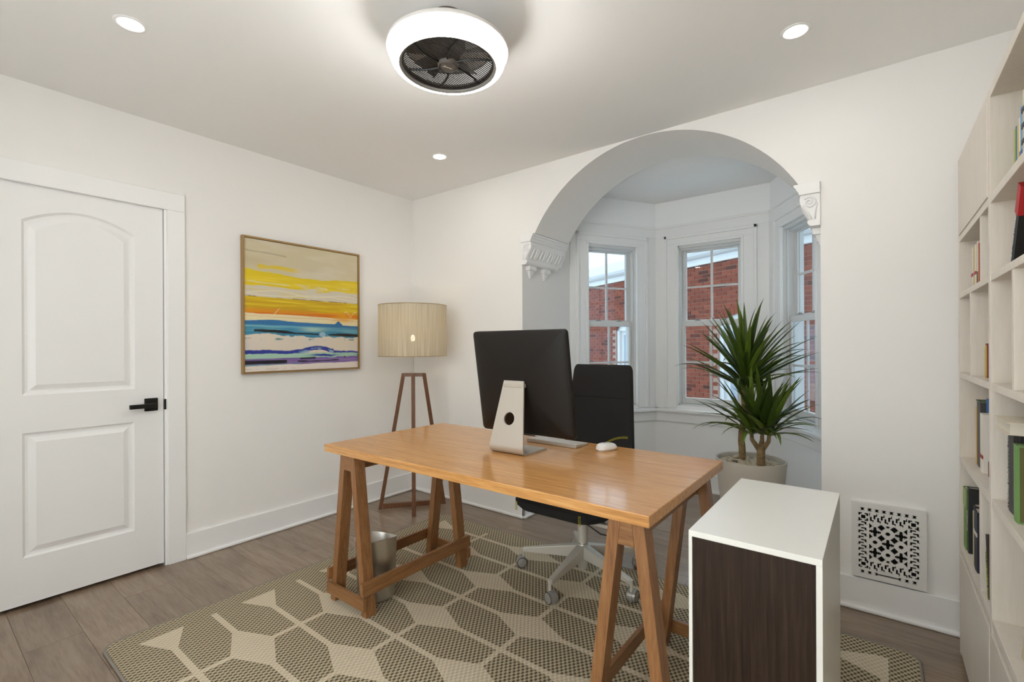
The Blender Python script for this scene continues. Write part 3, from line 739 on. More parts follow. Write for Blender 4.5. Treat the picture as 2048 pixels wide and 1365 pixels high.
    put_(band(.918 + n2 * .004, .944 + n2 * .008, .003) * (u < .33), (30, 26, 32)); put_(band(.900 + n3 * .02, .912 + n3 * .02, .003) * (u > .44) * (u < .58), (28, 24, 34))
    put_(band(.926 + n2 * .01, .936 + n2 * .014, .003) * (u > .42) * (u < .80), (28, 24, 34)); put_(band(.885, .91, .01) * (u > .80) * np.clip(n4 * 8, 0, 1), (40, 36, 60))
    put_(band(.948, .958 + n2 * .01, .003) * (u < .45), (110, 160, 160), .8)
    put_(band(.958 - .012 * u + n2 * .008, 1.1, .003), (232, 220, 208)); put_(np.clip(n4 * 16 - 5.4, 0, 1) * (v > .965), (70, 60, 60))
    put_(np.clip(1 - abs(v - .982 - n2 * .02) / .003, 0, 1) * np.clip(n4 * 6, 0, 1), (150, 120, 110), .7)
    return y0, y1, z0, z1, NX, NZ, C
y0, y1, z0, z1, NX, NZ, C = painting_mesh()
vv = [(.026, y0 + (y1 - y0) * i / (NX - 1), z1 + (z0 - z1) * j / (NZ - 1)) for j in range(NZ) for i in range(NX)]
ff = [(j * NX + i, (j + 1) * NX + i, (j + 1) * NX + i + 1, j * NX + i + 1) for j in range(NZ - 1) for i in range(NX - 1)]
n0 = len(vv)
vv += [(.006, y0, z1), (.006, y1, z1), (.006, y0, z0), (.006, y1, z0)]
e = [0, NX - 1, (NZ - 1) * NX, NZ * NX - 1]
ff += [(e[0], e[1], n0 + 1, n0), (e[2], n0 + 2, n0 + 3, e[3]), (e[0], n0, n0 + 2, e[2]), (e[1], e[3], n0 + 3, n0 + 1)]
me = bpy.data.meshes.new('canvas'); me.from_pydata(vv, [], ff); me.update()
ca = me.color_attributes.new('paint', 'FLOAT_COLOR', 'POINT')
flat = np.ones((len(vv), 4), np.float32); flat[:NX * NZ, :3] = C.reshape(-1, 3); flat[NX * NZ:, :3] = .5
ca.data.foreach_set('color', flat.ravel())
put('canvas', me, M['paint'], pt)

# ------------------------------------------------------------------ downlights and the ring fan
for (x, y, lb) in ((.906, -2.213, 'recessed ceiling downlight above the white door'), (.905, -.541, 'recessed ceiling downlight nearest the corner with the lamp'),
                   (2.980, -.540, 'recessed ceiling downlight to the right of the arch'), (2.98, -2.21, 'recessed ceiling downlight out of frame above the camera')):
    d = thing('downlight', lb, 'downlight', (x, y, H))
    MB().lathe([(.0385, -.0005), (.041, -.004), (.053, -.004), (.056, -.0005)], (x, y, H), 40, caps=False).build('trim_ring', M['trim'], d, smooth=True)
    MB().lathe([(.0005, -.0018), (.0385, -.0018)], (x, y, H), 32, caps=False).build('lens', M['down'], d)
fx, fy = 1.917, -1.464
fan = thing('ceiling_fan_light', 'round white ring light with a dark caged fan inside, on the ceiling', 'ceiling fan', (fx, fy, H))
MB().lathe([(.068, 0), (.070, -.02), (.068, -.090), (.062, -.110)], (fx, fy, H), 40).build('canopy', M['canopy'], fan, smooth='auto')
MB().lathe([(.188, 2.3372), (.199, 2.3375), (.209, 2.3425), (.2165, 2.3515), (.2220, 2.3645), (.2250, 2.3800), (.2260, 2.3920)], (fx, fy, 0), 96, caps=False).build('light_ring', M['ring'], fan, smooth=True)
MB().lathe([(.2260, 2.3920), (.2345, 2.3925), (.2355, 2.3960), (.2330, 2.4060), (.224, 2.4140), (.210, 2.4180), (.190, 2.4200), (.170, 2.4180)], (fx, fy, 0), 96, caps=False).build('ring_top', M['ringtop'], fan, smooth=True)
MB().lathe([(.188, 2.3372), (.182, 2.339), (.178, 2.344), (.175, 2.358), (.173, 2.386), (.170, 2.418)], (fx, fy, 0), 96, caps=False).build('reflector', mat('grey_reflector', (.30, .29, .27), .5), fan, smooth=True)
MB().lathe([(.1715, 2.366), (.1705, 2.410)], (fx, fy, 0), 96, caps=False).build('added_glow_band', emit('added_band_glow', (1, .98, .95), 1.6), fan, smooth=True)  # glowing band added so the gaps between the slats look bright
MB().lathe([(.0005, 2.418), (.068, 2.418), (.068, 2.428), (.05, 2.436), (.0005, 2.436)], (fx, fy, 0), 48, caps=False).build('housing', M['bronze'], fan)
MB().lathe([(.0005, 2.380), (.045, 2.380), (.050, 2.390), (.050, 2.420)], (fx, fy, 0), 32, caps=False).build('motor', M['bronze'], fan, smooth='auto')
for k in range(5):
    a = 2 * PI * k / 5 + .5; b = MB(Matrix.Translation((fx, fy, 2.394)) @ Matrix.Rotation(a, 4, 'Z'))
    b.hexa([(.03, -.018, -.010), (.155, -.045, -.016), (.155, -.044, -.013), (.03, -.018, -.007)], [(.03, .018, .012), (.155, .045, .016), (.155, .045, .019), (.03, .018, .015)])
    b.build('fan_blade', M['bronze'], fan)
zg = 2.351
for k in range(39):
    xx = -.171 + k * .009
    hh = math.sqrt(max(0, .1745 ** 2 - xx ** 2))
    if hh < .02: continue
    for (a, b_) in (((-hh, hh),) if abs(xx) > .038 else ((-hh, -math.sqrt(.038 ** 2 - xx ** 2)), (math.sqrt(.038 ** 2 - xx ** 2), hh))):
        MB().box(fx + xx - .0021, fx + xx + .0021, fy + a, fy + b_, zg, zg + .003).build('slat', M['bronze'], fan)
for k in range(6):
    a = 2 * PI * k / 6 + .15
    MB().tube([(fx + r_ * math.cos(a + .35 * (r_ - .03) / .14), fy + r_ * math.sin(a + .35 * (r_ - .03) / .14), zg - .001) for r_ in (.03, .06, .09, .12, .15, .176)], .0045, 6).build('rib', M['black'], fan)
MB().lathe([(.170, zg - .004), (.177, zg - .004), (.177, zg + .006), (.170, zg + .006), (.170, zg - .004)], (fx, fy, 0), 64, caps=False).build('cage_ring', M['bronze'], fan)
MB().lathe([(.0005, zg - .012), (.029, zg - .011), (.032, zg - .006), (.034, zg - .006), (.036, zg - .012), (.040, zg - .008), (.043, zg + .006)], (fx, fy, 0), 40, caps=False).build('hub_cap', M['canopy'], fan, smooth='auto')
_d = Vector((math.cos(YAW + .62), math.sin(YAW + .62), 0))
tm = Matrix((_d, Vector((_d.y, -_d.x, 0)), Vector((0, 0, -1)))).transposed().to_4x4(); tm.translation = Vector((0, 0, zg - .0125 - H))
text_part('lettering', 'Jhuner', .0145, tm, mat('cream_print', (.75, .70, .60), .5), fan)

# ------------------------------------------------------------------ rug
RX0, RX1, RY0, RY1 = .69, 3.365, -2.262, -.305
def rounded(x0, x1, y0, y1, r, n=8):
    out = []
    for (cx, cy, a0) in ((x1 - r, y1 - r, 0), (x0 + r, y1 - r, PI / 2), (x0 + r, y0 + r, PI), (x1 - r, y0 + r, 1.5 * PI)):
        out += [(cx + r * math.cos(a0 + PI / 2 * k / n), cy + r * math.sin(a0 + PI / 2 * k / n)) for k in range(n + 1)]
    return out
rug = MB().prism(rounded(RX0, RX1, RY0, RY1, .055), 'z', .0005, .009).build('rug', M['rug'])
tag(rug, 'beige and olive woven rug with a geometric diamond pattern under the desk', 'rug'); WORLD[rug.name] = Matrix()
bp_ = rounded(RX0 - .004, RX1 + .004, RY0 - .004, RY1 + .004, .058)
MB().tube([(p[0], p[1], .0062) for p in bp_ + bp_[:1]], .006, 8, caps=False).build('binding', M['binding'], rug, smooth=True)
RZ = .0095

# ------------------------------------------------------------------ desk
DX0, DX1, DYF, DYB, DT = 1.075, 2.732, -1.494, -.690, .770
desk = thing('desk', 'honey oak trestle desk standing on the patterned rug', 'desk', ((DX0 + DX1) / 2, (DYF + DYB) / 2, 0))
MB().box(DX0, DX1, DYF, DYB, DT - .036, DT).build('tabletop', M['desk'], desk, bevel=.003)
for cx in (1.25, 2.655):
    tr = part_empty('trestle', desk)
    zt = DT - .036
    MB().box(cx - .017, cx + .017, -1.4245, -.8615, zt - .072, zt).build('top_beam', M['desk_rail'], tr, bevel=.002)
    for (yf, yb) in ((-1.480, -1.424), (-.862, -.806)):
        for s in (-1, 1):
            xo0, xi0, xo1, xi1 = cx + s * .145, cx + s * .107, cx + s * .055, cx + s * .0175
            MB().hexa([(xo0, yf, RZ), (xi0, yf, RZ), (xi0, yb, RZ), (xo0, yb, RZ)], [(xo1, yf, zt), (xi1, yf, zt), (xi1, yb, zt), (xo1, yb, zt)]).build('leg', M['desk_leg'], tr, bevel=.0015)
    for (yf, yb) in ((-1.4795, -1.4245), (-.8615, -.8065)):
        MB().prism([(cx - .0173, zt), (cx + .0173, zt), (cx + .0258, zt - .072), (cx - .0258, zt - .072)], 'y', yf, yb).build('end_block', M['desk_rail_x'], tr, bevel=.001)
    wz = lambda z: .146 - .088 * z / .734
    for s in (-1, 1):
        z0, z1 = .112, .172
        MB().hexa([(cx + s * wz(z0), -1.500, z0), (cx + s * (wz(z0) + .018), -1.500, z0), (cx + s * (wz(z1) + .018), -1.500, z1), (cx + s * wz(z1), -1.500, z1)],
                  [(cx + s * wz(z0), -.786, z0), (cx + s * (wz(z0) + .018), -.786, z0), (cx + s * (wz(z1) + .018), -.786, z1), (cx + s * wz(z1), -.786, z1)]).build('side_stretcher', M['desk_rail'], tr, bevel=.0015)
    for (ya, yb) in ((-1.4985, -1.4805), (-.8055, -.7875)):
        MB().box(cx - .150, cx + .150, ya, yb, .048, .103).build('end_stretcher', M['desk_rail_x'], tr, bevel=.0015)

# ------------------------------------------------------------------ bin
bx, by = 1.245, -1.315
waste = thing('waste_bin', 'brushed steel waste bin inside the left trestle of the desk', 'bin', (bx, by, RZ))
n = 56; v = []; f = []
prof = [(.006, 0.0), (.088, 0.0), (.091, .004), (.102, .283), (.1035, .286), (.1005, .287), (.0985, .283), (.087, .012), (.006, .010)]
for (r_, z) in prof:
    for k in range(n):
        a = 2 * PI * k / n; zz = z + (.014 * math.sin(a + 2.3) + .008 * math.cos(2 * a)) * max(0, (z - .05) / .237)
        v.append((bx + r_ * 1.04 * math.cos(a), by + r_ * .97 * math.sin(a), RZ + zz))
for i in range(len(prof) - 1):
    for k in range(n): f.append((i * n + k, i * n + (k + 1) % n, (i + 1) * n + (k + 1) % n, (i + 1) * n + k))
MB().add(v, f + [tuple(range(n))[::-1], tuple(range((len(prof) - 1) * n, len(prof) * n))]).build('body', M['steel'], waste, smooth='auto')

# ------------------------------------------------------------------ monitor, keyboard, mouse
mx_, my_ = 1.934, -1.135
mon = thing('computer', 'black backed desktop computer on a silver foot, seen from behind', 'computer', (mx_, my_ + .09, DT))
# silver foot: one bent plate with a round hole
ft, zb = .008, DT + .0005
SW = .187
pth = [(-.005, .000)]
st = MB()
def foot_mesh():
    """base plate, bend and a flat neck with a round hole, all one plate"""
    tilt = .205                                             # neck leans towards the screen
    rb, rin = .030, .030 - ft
    cyb, czb = my_ + .030, zb + .030
    bm = bmesh.new()
    def q(pts): return bm.faces.new([bm.verts.new(p) for p in pts])
    ends = -PI / 2 - (PI / 2 + tilt)
    N_ = 14; w = SW / 2
    prev = None
    a0 = -PI / 2
    P = lambda a_, r_: (cyb + r_ * math.cos(a_), czb + r_ * math.sin(a_))
    secs = [((my_ + .185, zb), (my_ + .185, zb + ft))] + [(P(a0 + (ends - a0) * k / N_, rb), P(a0 + (ends - a0) * k / N_, rin)) for k in range(N_ + 1)]
    for (o0, i0), (o1, i1) in zip(secs[:-1], secs[1:]):
        for (A, B) in ((o0, o1), (i0, i1)): q([(mx_ - w, *A), (mx_ + w, *A), (mx_ + w, *B), (mx_ - w, *B)])
        for s_ in (-w, w): q([(mx_ + s_, *o0), (mx_ + s_, *o1), (mx_ + s_, *i1), (mx_ + s_, *i0)])
    q([(mx_ - w, *secs[0][0]), (mx_ + w, *secs[0][0]), (mx_ + w, *secs[0][1]), (mx_ - w, *secs[0][1])])
    (oy, oz), (iy, iz) = secs[-1]
    dy, dz = math.sin(tilt), math.cos(tilt)                 # up along the neck
    LN, w1, hs = .292, .056, .121
    for (by_, bz_) in ((oy, oz), (iy, iz)):
        V3 = lambda x, t_: bm.verts.new((mx_ + x, by_ + dy * t_, bz_ + dz * t_))
        ov = [V3(-w, 0), V3(w, 0), V3(w1, LN), V3(-w1, LN)]
        hv = [V3(.029 * math.cos(2 * PI * k / 32), hs + .029 * math.sin(2 * PI * k / 32)) for k in range(32)]
        ed = [bm.edges.new((L_[i], L_[(i + 1) % len(L_)])) for L_ in (ov, hv) for i in range(len(L_))]
        bmesh.ops.triangle_fill(bm, use_beauty=True, use_dissolve=False, edges=ed)
    B2 = lambda x, t_: ((mx_ + x, oy + dy * t_, oz + dz * t_), (mx_ + x, iy + dy * t_, iz + dz * t_))
    for (x0, t0, x1, t1) in ((-w, 0, -w1, LN), (w, 0, w1, LN), (-w1, LN, w1, LN)):
        a_, b_ = B2(x0, t0), B2(x1, t1); q([a_[0], b_[0], b_[1], a_[1]])
    for k in range(32):
        t0, t1 = 2 * PI * k / 32, 2 * PI * (k + 1) / 32
        a_, b_ = B2(.029 * math.cos(t0), hs + .029 * math.sin(t0)), B2(.029 * math.cos(t1), hs + .029 * math.sin(t1)); q([a_[0], b_[0], b_[1], a_[1]])
    # hinge block behind the top of the neck
    a_, b_ = B2(-w1, LN - .004), B2(w1, LN - .004)
    bmesh.ops.remove_doubles(bm, verts=bm.verts, dist=1e-5)
    bmesh.ops.recalc_face_normals(bm, faces=bm.faces)
    me_ = bpy.data.meshes.new('foot'); bm.to_mesh(me_); bm.free(); return me_
foot = put('foot', foot_mesh(), M['alu'], mon)
MB().box(mx_ - .054, mx_ + .054, my_ + .052, my_ + .100, 1.062, 1.080).build('hinge', M['alu'], mon, bevel=.003)
# tilted shell
TILT = math.radians(9.0)
mm = Matrix.Translation((1.938, -1.060, 1.092)) @ Matrix.Rotation(-TILT * -1, 4, 'X')
mm = Matrix.Translation((1.938, -1.016, 1.080)) @ Matrix.Rotation(TILT, 4, 'X')
MW, MH = .530, .488
def slab(w, h, r, n=6): return rounded(-w / 2, w / 2, -h / 2, h / 2, r, n)
sh_ = MB(mm); levels = [(1.0, .0), (1.0, -.005), (.985, -.010), (.92, -.018), (.80, -.027), (.60, -.035), (.35, -.039), (.1, -.040)]
v = []; f = []; base = slab(MW, MH, .018); n = len(base)
for (sc_, d) in levels:
    for p in base: v.append((p[0] * sc_ if sc_ < .98 else p[0] * sc_, d, p[1] * sc_))
for i in range(len(levels) - 1):
    for k in range(n): f.append((i * n + k, i * n + (k + 1) % n, (i + 1) * n + (k + 1) % n, (i + 1) * n + k))
f += [tuple(range(n)), tuple(range((len(levels) - 1) * n, len(levels) * n))[::-1]]
sh_.add(v, f).build('back_shell', M['screen_back'], mon, smooth='auto')
MB(mm).prism(slab(MW, MH, .018), 'y', .001, .008).build('front_frame', M['screen_back'], mon)
MB(mm).box(-MW / 2 + .012, MW / 2 - .012, .0081, .0095, -MH / 2 + .075, MH / 2 - .012).build('screen', mat('dark_screen', (.01, .01, .012), .12), mon)
MB(mm).box(-MW / 2 + .02, MW / 2 - .15, -.006, .008, -MH / 2 - .004, -MH / 2).build('bottom_edge', M['white_plastic'], mon)
MB(mm).box(-.02, .05, -.008, .0, -MH / 2 - .0055, -MH / 2 - .001).build('memory_hatch', M['rubber'], mon)

kb = thing('keyboard', 'slim silver keyboard with white keys lying behind the computer', 'keyboard', (1.985, -.79, DT))
KX0, KX1, KY0, KY1 = 1.845, 2.128, -.853, -.735
MB().hexa([(KX0, KY0, DT + .001), (KX1, KY0, DT + .001), (KX1, KY1, DT + .001), (KX0, KY1, DT + .001)],
          [(KX0, KY0, DT + .017), (KX1, KY0, DT + .017), (KX1, KY1, DT + .007), (KX0, KY1, DT + .007)]).build('body', M['alu'], kb, bevel=.0015)
km = MB().box(-.0080, .0080, -.0078, .0078, 0, .0025).mesh('key'); km.materials.append(M['white_plastic'])
slope = math.atan2(-.010, KY1 - KY0)
for r_ in range(6):
    for c_ in range(15):
        o = bpy.data.objects.new('key', km); COL.objects.link(o); o.parent = kb
        yy = KY0 + .014 + r_ * .0185
        o.location = (KX0 + .0125 + c_ * .0184 - 1.985, yy + .79, .0168 - .010 * (yy - KY0) / (KY1 - KY0)); o.rotation_euler = (slope, 0, 0)
ms = thing('mouse', 'white computer mouse on the desk to the right of the keyboard', 'mouse', (2.252, -.790, DT))
mb = MB(Matrix.Translation((2.252, -.790, DT)) @ Matrix.Rotation(math.radians(-20), 4, 'Z'))
v = []; f = []; NR, NS = 28, 9
for i in range(NS):
    t = i / (NS - 1); ph = t * PI / 2
    for k in range(NR):
        a = 2 * PI * k / NR; cx_, sy_ = math.cos(a), math.sin(a)
        ex = abs(cx_) ** .75 * (1 if cx_ > 0 else -1); ey = abs(sy_) ** .75 * (1 if sy_ > 0 else -1)
        rr = math.cos(ph) ** .45
        z = .006 + .027 * math.sin(ph) * (1 - .12 * ey * rr)
        v.append((.0315 * ex * rr, .055 * ey * rr, z))
for i in range(NS - 1):
    for k in range(NR): f.append((i * NR + k, i * NR + (k + 1) % NR, (i + 1) * NR + (k + 1) % NR, (i + 1) * NR + k))
f.append(tuple(range(NR))[::-1])
mb.add(v, f); mb.build('shell', M['white_plastic'], ms, smooth=True)
MB(Matrix.Translation((2.252, -.790, DT)) @ Matrix.Rotation(math.radians(-20), 4, 'Z')).prism([(.029 * math.cos(2 * PI * k / 24), .052 * math.sin(2 * PI * k / 24)) for k in range(24)], 'z', .0005, .0065).build('base', M['alu'], ms)
MB(Matrix.Translation((2.250, -.812, DT + .0312)) @ Matrix.Rotation(math.radians(-20), 4, 'Z')).lathe([(.0003, 0.0006), (.0035, .0006), (.0035, -.004)], (0, 0, 0), 14, caps=False).lathe([(.0003, .0006), (.0012, .0006), (.0012, -.002)], (.001, .005, 0), 8, caps=False).build('emblem', mat('grey_print', (.35, .35, .36), .4), ms)

# ------------------------------------------------------------------ office chair
cx, cy = 1.975, -.52
ch = thing('office_chair', 'black fabric swivel office chair with yellow stitching behind the desk', 'chair', (cx, cy, 0))
sx = 1.935
def cushion(mb, w0, w1, h, t, r=.05, n=6):
    """rounded slab in local xz with width w0 at the bottom and w1 at the top; thickness along y"""
    pts = rounded(-.5, .5, 0, 1, .06, n); levels = [(.94, -t / 2), (.985, -t / 2 + .008), (1, -t / 2 + .018), (1, t / 2 - .018), (.985, t / 2 - .008), (.94, t / 2)]
    v = []; f = []; k = len(pts)
    for (s_, y_) in levels:
        for p in pts:
            zz = (p[1] - .5) * (h - (1 - s_) * .6) + .5 * h; ww = (w0 + (w1 - w0) * p[1]); v.append((p[0] * (ww - (1 - s_) * .6), y_, zz))
    for i in range(len(levels) - 1):
        for j in range(k): f.append((i * k + j, i * k + (j + 1) % k, (i + 1) * k + (j + 1) % k, (i + 1) * k + j))
    f += [tuple(range(k))[::-1], tuple(range((len(levels) - 1) * k, len(levels) * k))]
    return mb.add(v, f)
bmx = Matrix.Translation((sx, -.285, .47)) @ Matrix.Rotation(math.radians(-7.5), 4, 'X')
back = thing_back = cushion(MB(bmx), .475, .375, .672, .05).build('backrest', M['fabric_black'], ch, smooth='auto'); WORLD[back.name] = Matrix()
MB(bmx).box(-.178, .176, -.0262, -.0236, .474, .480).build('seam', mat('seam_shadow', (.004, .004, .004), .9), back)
for dz in (0, .007):
    pts = [(.192 - .010 * k, -.0262, .264 - dz - .050 * (k / 14) ** 2) for k in range(16)]
    for k in range(0, 15):
        p, q = Vector(pts[k]), Vector(pts[k + 1])
        MB(bmx).tube([p, p + (q - p) * .7], .0015, 5).build('stitch', M['yellow'], back)
# seat
smx = Matrix.Translation((sx, -.520, .418))
v = []; f = []; pts = rounded(-.272, .272, -.262, .262, .11, 8); k = len(pts)
lv = [(.80, -.036), (.93, -.026), (.985, -.010), (1, .006), (.985, .022), (.93, .034), (.80, .040)]
for (s_, z_) in lv:
    for p in pts:
        drop = -.016 * (1 - (p[0] / .272) ** 2) * max(0, -p[1] / .262)
        v.append((p[0] * s_, p[1] * s_, z_ + drop))
for i in range(len(lv) - 1):
    for j in range(k): f.append((i * k + j, i * k + (j + 1) % k, (i + 1) * k + (j + 1) % k, (i + 1) * k + j))
f += [tuple(range(k))[::-1], tuple(range((len(lv) - 1) * k, len(lv) * k))]
seat = MB(smx).add(v, f).build('seat', M['fabric_black'], ch, smooth='auto'); WORLD[seat.name] = Matrix()
for sxx in (-.215, -.207, .165, .173):
    for j in range(6):
        MB(smx).box(sxx - .001, sxx + .001, -.2655, -.258, -.034 + j * .008, -.030 + j * .008).build('stitch', M['yellow'], seat)
MB().tube([(sx, -.29, .400), (sx, -.252, .43), (sx, -.245, .52), (sx, -.215, .72)], [.022, .022, .02, .016], 8).build('back_bracket', M['alu_cream'], ch, smooth=True)
MB().box(sx - .09, sx + .10, -.64, -.40, .352, .384).build('mechanism', M['alu_cream'], ch, bevel=.01)
MB().lathe([(.026, .19), (.026, .36)], (cx, cy, 0), 24).build('column_sleeve', M['alu_cream'], ch, smooth='auto')
MB().lathe([(.030, .165), (.018, .19), (.018, .26)], (cx, cy, 0), 24).build('gas_lift', M['steel'], ch, smooth='auto')
MB().lathe([(.010, .045), (.022, .05), (.034, .10), (.036, .165), (.028, .185)], (cx, cy, 0), 24).build('hub', M['alu_cream'], ch, smooth='auto')
MB().box(sx + .16, sx + .275, -.700, -.664, .366, .384).box(sx + .08, sx + .18, -.69, -.675, .370, .380).build('lever', M['alu_cream'], ch, bevel=.006)
MB().tube([(cx + .02, cy - .02, .335), (cx + .06, cy - .06, .315), (cx + .16, cy - .10, .300), (cx + .27, cy - .06, .290), (cx + .30, cy, .35)], .0035, 6).build('cable', M['rubber'], ch, smooth=True)
for k in range(5):
    a = math.radians(199 + 72 * k); d = Vector((math.cos(a), math.sin(a), 0)); nrm = Vector((-d.y, d.x, 0)); c0 = Vector((cx, cy, 0))
    def sec(r_, w_, z0, z1): 
        return [c0 + d * r_ - nrm * w_ + Vector((0, 0, z0)), c0 + d * r_ + nrm * w_ + Vector((0, 0, z0)), c0 + d * r_ + nrm * w_ + Vector((0, 0, z1)), c0 + d * r_ - nrm * w_ + Vector((0, 0, z1))]
    MB().hexa(sec(.020, .022, .110, .180), sec(.335, .012, .096, .118)).build('base_arm', M['alu_cream'], ch, bevel=.003)
    p = c0 + d * .335
    ca_ = part_empty('caster', ch)
    MB().lathe([(.008, .060), (.008, .116)], (p.x, p.y, 0), 12).build('caster_pin', M['alu_cream'], ca_)
    ta = a + [.5, 1.2, 1.9, .4, -.3][k]; td = Vector((math.cos(ta), math.sin(ta), 0))
    on = RZ if (RX0 < p.x < RX1 and RY0 < p.y < RY1 - .02) else .0005
    wm = Matrix.Translation((p.x + td.x * .012, p.y + td.y * .012, on + .029)) @ Matrix.Rotation(ta, 4, 'Z') @ Matrix.Rotation(PI / 2, 4, 'X')
    for s in (-1, 1):
        MB(wm).lathe([(.004, s * .024), (.022, s * .0235), (.028, s * .021), (.029, s * .008), (.006, s * .008)], (0, 0, 0), 24).build('wheel', M['chrome'], ca_, smooth='auto')
        MB(wm).lathe([(.0255, s * .0225), (.0275, s * .0240), (.0290, s * .0215)], (0, 0, 0), 24, caps=False).build('wheel_rim', M['rubber'], ca_)
    MB(wm).lathe([(.012, -.008), (.031, -.008), (.031, .008), (.012, .008)], (0, 0, 0), 24, caps=False).build('fork_hood', M['chrome'], ca_)

# ------------------------------------------------------------------ tripod lamp
lc = Vector((.425, -.368, 0))
lamp = thing('floor_lamp', 'walnut tripod floor lamp with a beige drum shade in the corner', 'floor lamp', lc)
fl, fr_, ff_ = Vector((.200, -.505, 0)), Vector((.502, -.122, 0)), Vector((.532, -.457, 0))
tl, tr_, tf = Vector((.378, -.420, 1.046)), Vector((.496, -.322, 1.046)), Vector((.440, -.380, 1.046))
def leg(p, q, w=.028):
    a = (fr_ - fl).normalized() * w / 2; b = Vector((a.y, -a.x, 0)).normalized() * w / 2
    return MB().hexa([p - a - b, p + a - b, p + a + b, p - a + b], [q - a - b, q + a - b, q + a + b, q - a + b])
for (p, q) in ((fl, tl), (fr_, tr_), (ff_, tf)): leg(p, q).build('leg', M['lamp_wood'], lamp, bevel=.001)
dd = (fr_ - fl).normalized()
MB().beam(fl + dd * .02 + Vector((0, 0, .018)), fr_ - dd * .02 + Vector((0, 0, .018)), .026, .035).build('base_bar', M['lamp_wood'], lamp, bevel=.001)
MB().beam(tl + Vector((0, 0, -.012)), tr_ + Vector((0, 0, -.012)), .026, .026).build('top_bar', M['lamp_wood'], lamp, bevel=.001)
MB().lathe([(.011, 1.034), (.011, 1.052), (.0065, 1.054), (.0065, 1.255)], (lc.x, lc.y, 0), 16).build('stem', M['alu'], lamp, smooth='auto')
MB().lathe([(.017, 1.235), (.017, 1.290)], (lc.x, lc.y, 0), 16).build('socket', M['white_plastic'], lamp, smooth='auto')
MB().lathe([(.010, 1.290), (.015, 1.300), (.018, 1.314), (.012, 1.330), (.003, 1.340)], (lc.x, lc.y, 0), 16).build('bulb', M['bulb'], lamp, smooth=True)
shd = MB(Matrix.Translation((-lc.x, -lc.y, -1.37))).lathe([(.256, 1.177), (.256, 1.562)], (lc.x, lc.y, 0), 72, caps=False).build('lamp_shade', M['shade'], lamp, smooth=True)
shd.matrix_parent_inverse = Matrix(); shd.location = (0, 0, 1.37)
for z in (1.178, 1.561): MB().tube([(lc.x + .2565 * math.cos(2 * PI * k / 72), lc.y + .2565 * math.sin(2 * PI * k / 72), z) for k in range(73)], .0022, 6, caps=False).build('shade_rim', M['gold'], lamp, smooth=True)
for k in range(3):
    a = 2 * PI * k / 3 + .4; MB().tube([(lc.x, lc.y, 1.236), (lc.x + .256 * math.cos(a), lc.y + .256 * math.sin(a), 1.236)], .0022, 5).build('shade_spoke', M['alu'], lamp)
bl = bpy.data.lights.new('bulb_light', 'POINT'); bl.energy = BULB_W; bl.color = (1, .84, .62); bl.shadow_soft_size = .025
blo = bpy.data.objects.new('bulb_light', bl); COL.objects.link(blo); blo.parent = lamp; blo.location = (0, 0, 1.39)

# ------------------------------------------------------------------ pedestal cabinet
CX0, CX1, CY0, CY1, CZ = 2.826, 3.137, -1.449, -.808, .740
cab = thing('cabinet', 'white lacquered pedestal cabinet with a dark oak front, right of the desk', 'cabinet', ((CX0 + CX1) / 2, (CY0 + CY1) / 2, RZ))
t = .0135
MB().box(CX0, CX1, CY0, CY1, CZ - .016, CZ).build('top_panel', M['lacquer'], cab, bevel=.0008)
MB().box(CX0, CX0 + t - .004, CY0, CY1, RZ, CZ - .016).build('side_panel', M['lacquer'], cab, bevel=.0008)
MB().box(CX1 - t, CX1, CY0, CY1, RZ, CZ - .016).build('side_panel', M['lacquer'], cab, bevel=.0008)
MB().box(CX0 + t - .004, CX1 - t, CY1 - .012, CY1, RZ, CZ - .016).build('back_panel', M['lacquer'], cab)
MB().box(CX0 + t - .004, CX1 - t, CY0, CY1 - .012, RZ, RZ + .016).build('bottom_panel', M['lacquer'], cab)
MB().box(CX0 + t - .0025, CX1 - t - .0015, CY0 + .003, CY0 + .020, RZ + .0175, CZ - .0178).build('front_panel', M['dark_oak'], cab)

# ------------------------------------------------------------------ bookcase
bk = thing('bookcase', 'tall pale ash bookcase with doors and open shelves along the right wall', 'bookcase', (3.66, -.9, 0))
BX0, BX1 = 3.502, 3.855
YS = [-.148, -.837, -1.500, -2.163]; PT = .024
S_ = [(1.969, 1.995), (1.660, 1.684), (1.433, 1.453), (1.115, 1.136), (.776, .799), (.424, .447)]
for k, yy in enumerate(YS): 
    w = PT if k in (0, 3) else .030
    a = yy - w if k == 0 else yy
    MB().box(BX0, BX1, a, a + w, .0, 1.995).build('side_panel', M['shelf'], bk, bevel=.0012)
inner = [(YS[1] + .030, YS[0] - PT), (YS[2] + .030, YS[1]), (YS[3] + PT, YS[2])]
for (a, b) in inner:
    for (z0, z1) in S_: MB().box(BX0 + .001, BX1 - .004, a, b, z0, z1).build('shelf', M['shelf'], bk, bevel=.001)
    MB().box(BX0 + .02, BX1 - .004, a, b, .03, .05).build('shelf', M['shelf'], bk)
    MB().box(BX1 - .004, BX1, a, b, 0, 1.995).build('back_panel', M['shelf'], bk)
    MB().box(BX0 + .012, BX0 + .026, a, b, 0, .03).build('plinth', M['shelf'], bk)
def door_leaf(y0, y1, z0, z1):
    MB().box(BX0 - .002, BX0 + .016, y0 + .0015, y1 - .0015, z0, z1).build('door', M['shelf'], bk, bevel=.001)
for (a, b), top in zip(inner, (True, False, True)):
    m_ = (a + b) / 2
    for (y0, y1) in ((a, m_), (m_, b)):
        door_leaf(y0, y1, .022, .407)
        if top: door_leaf(y0, y1, 1.686, 1.967)
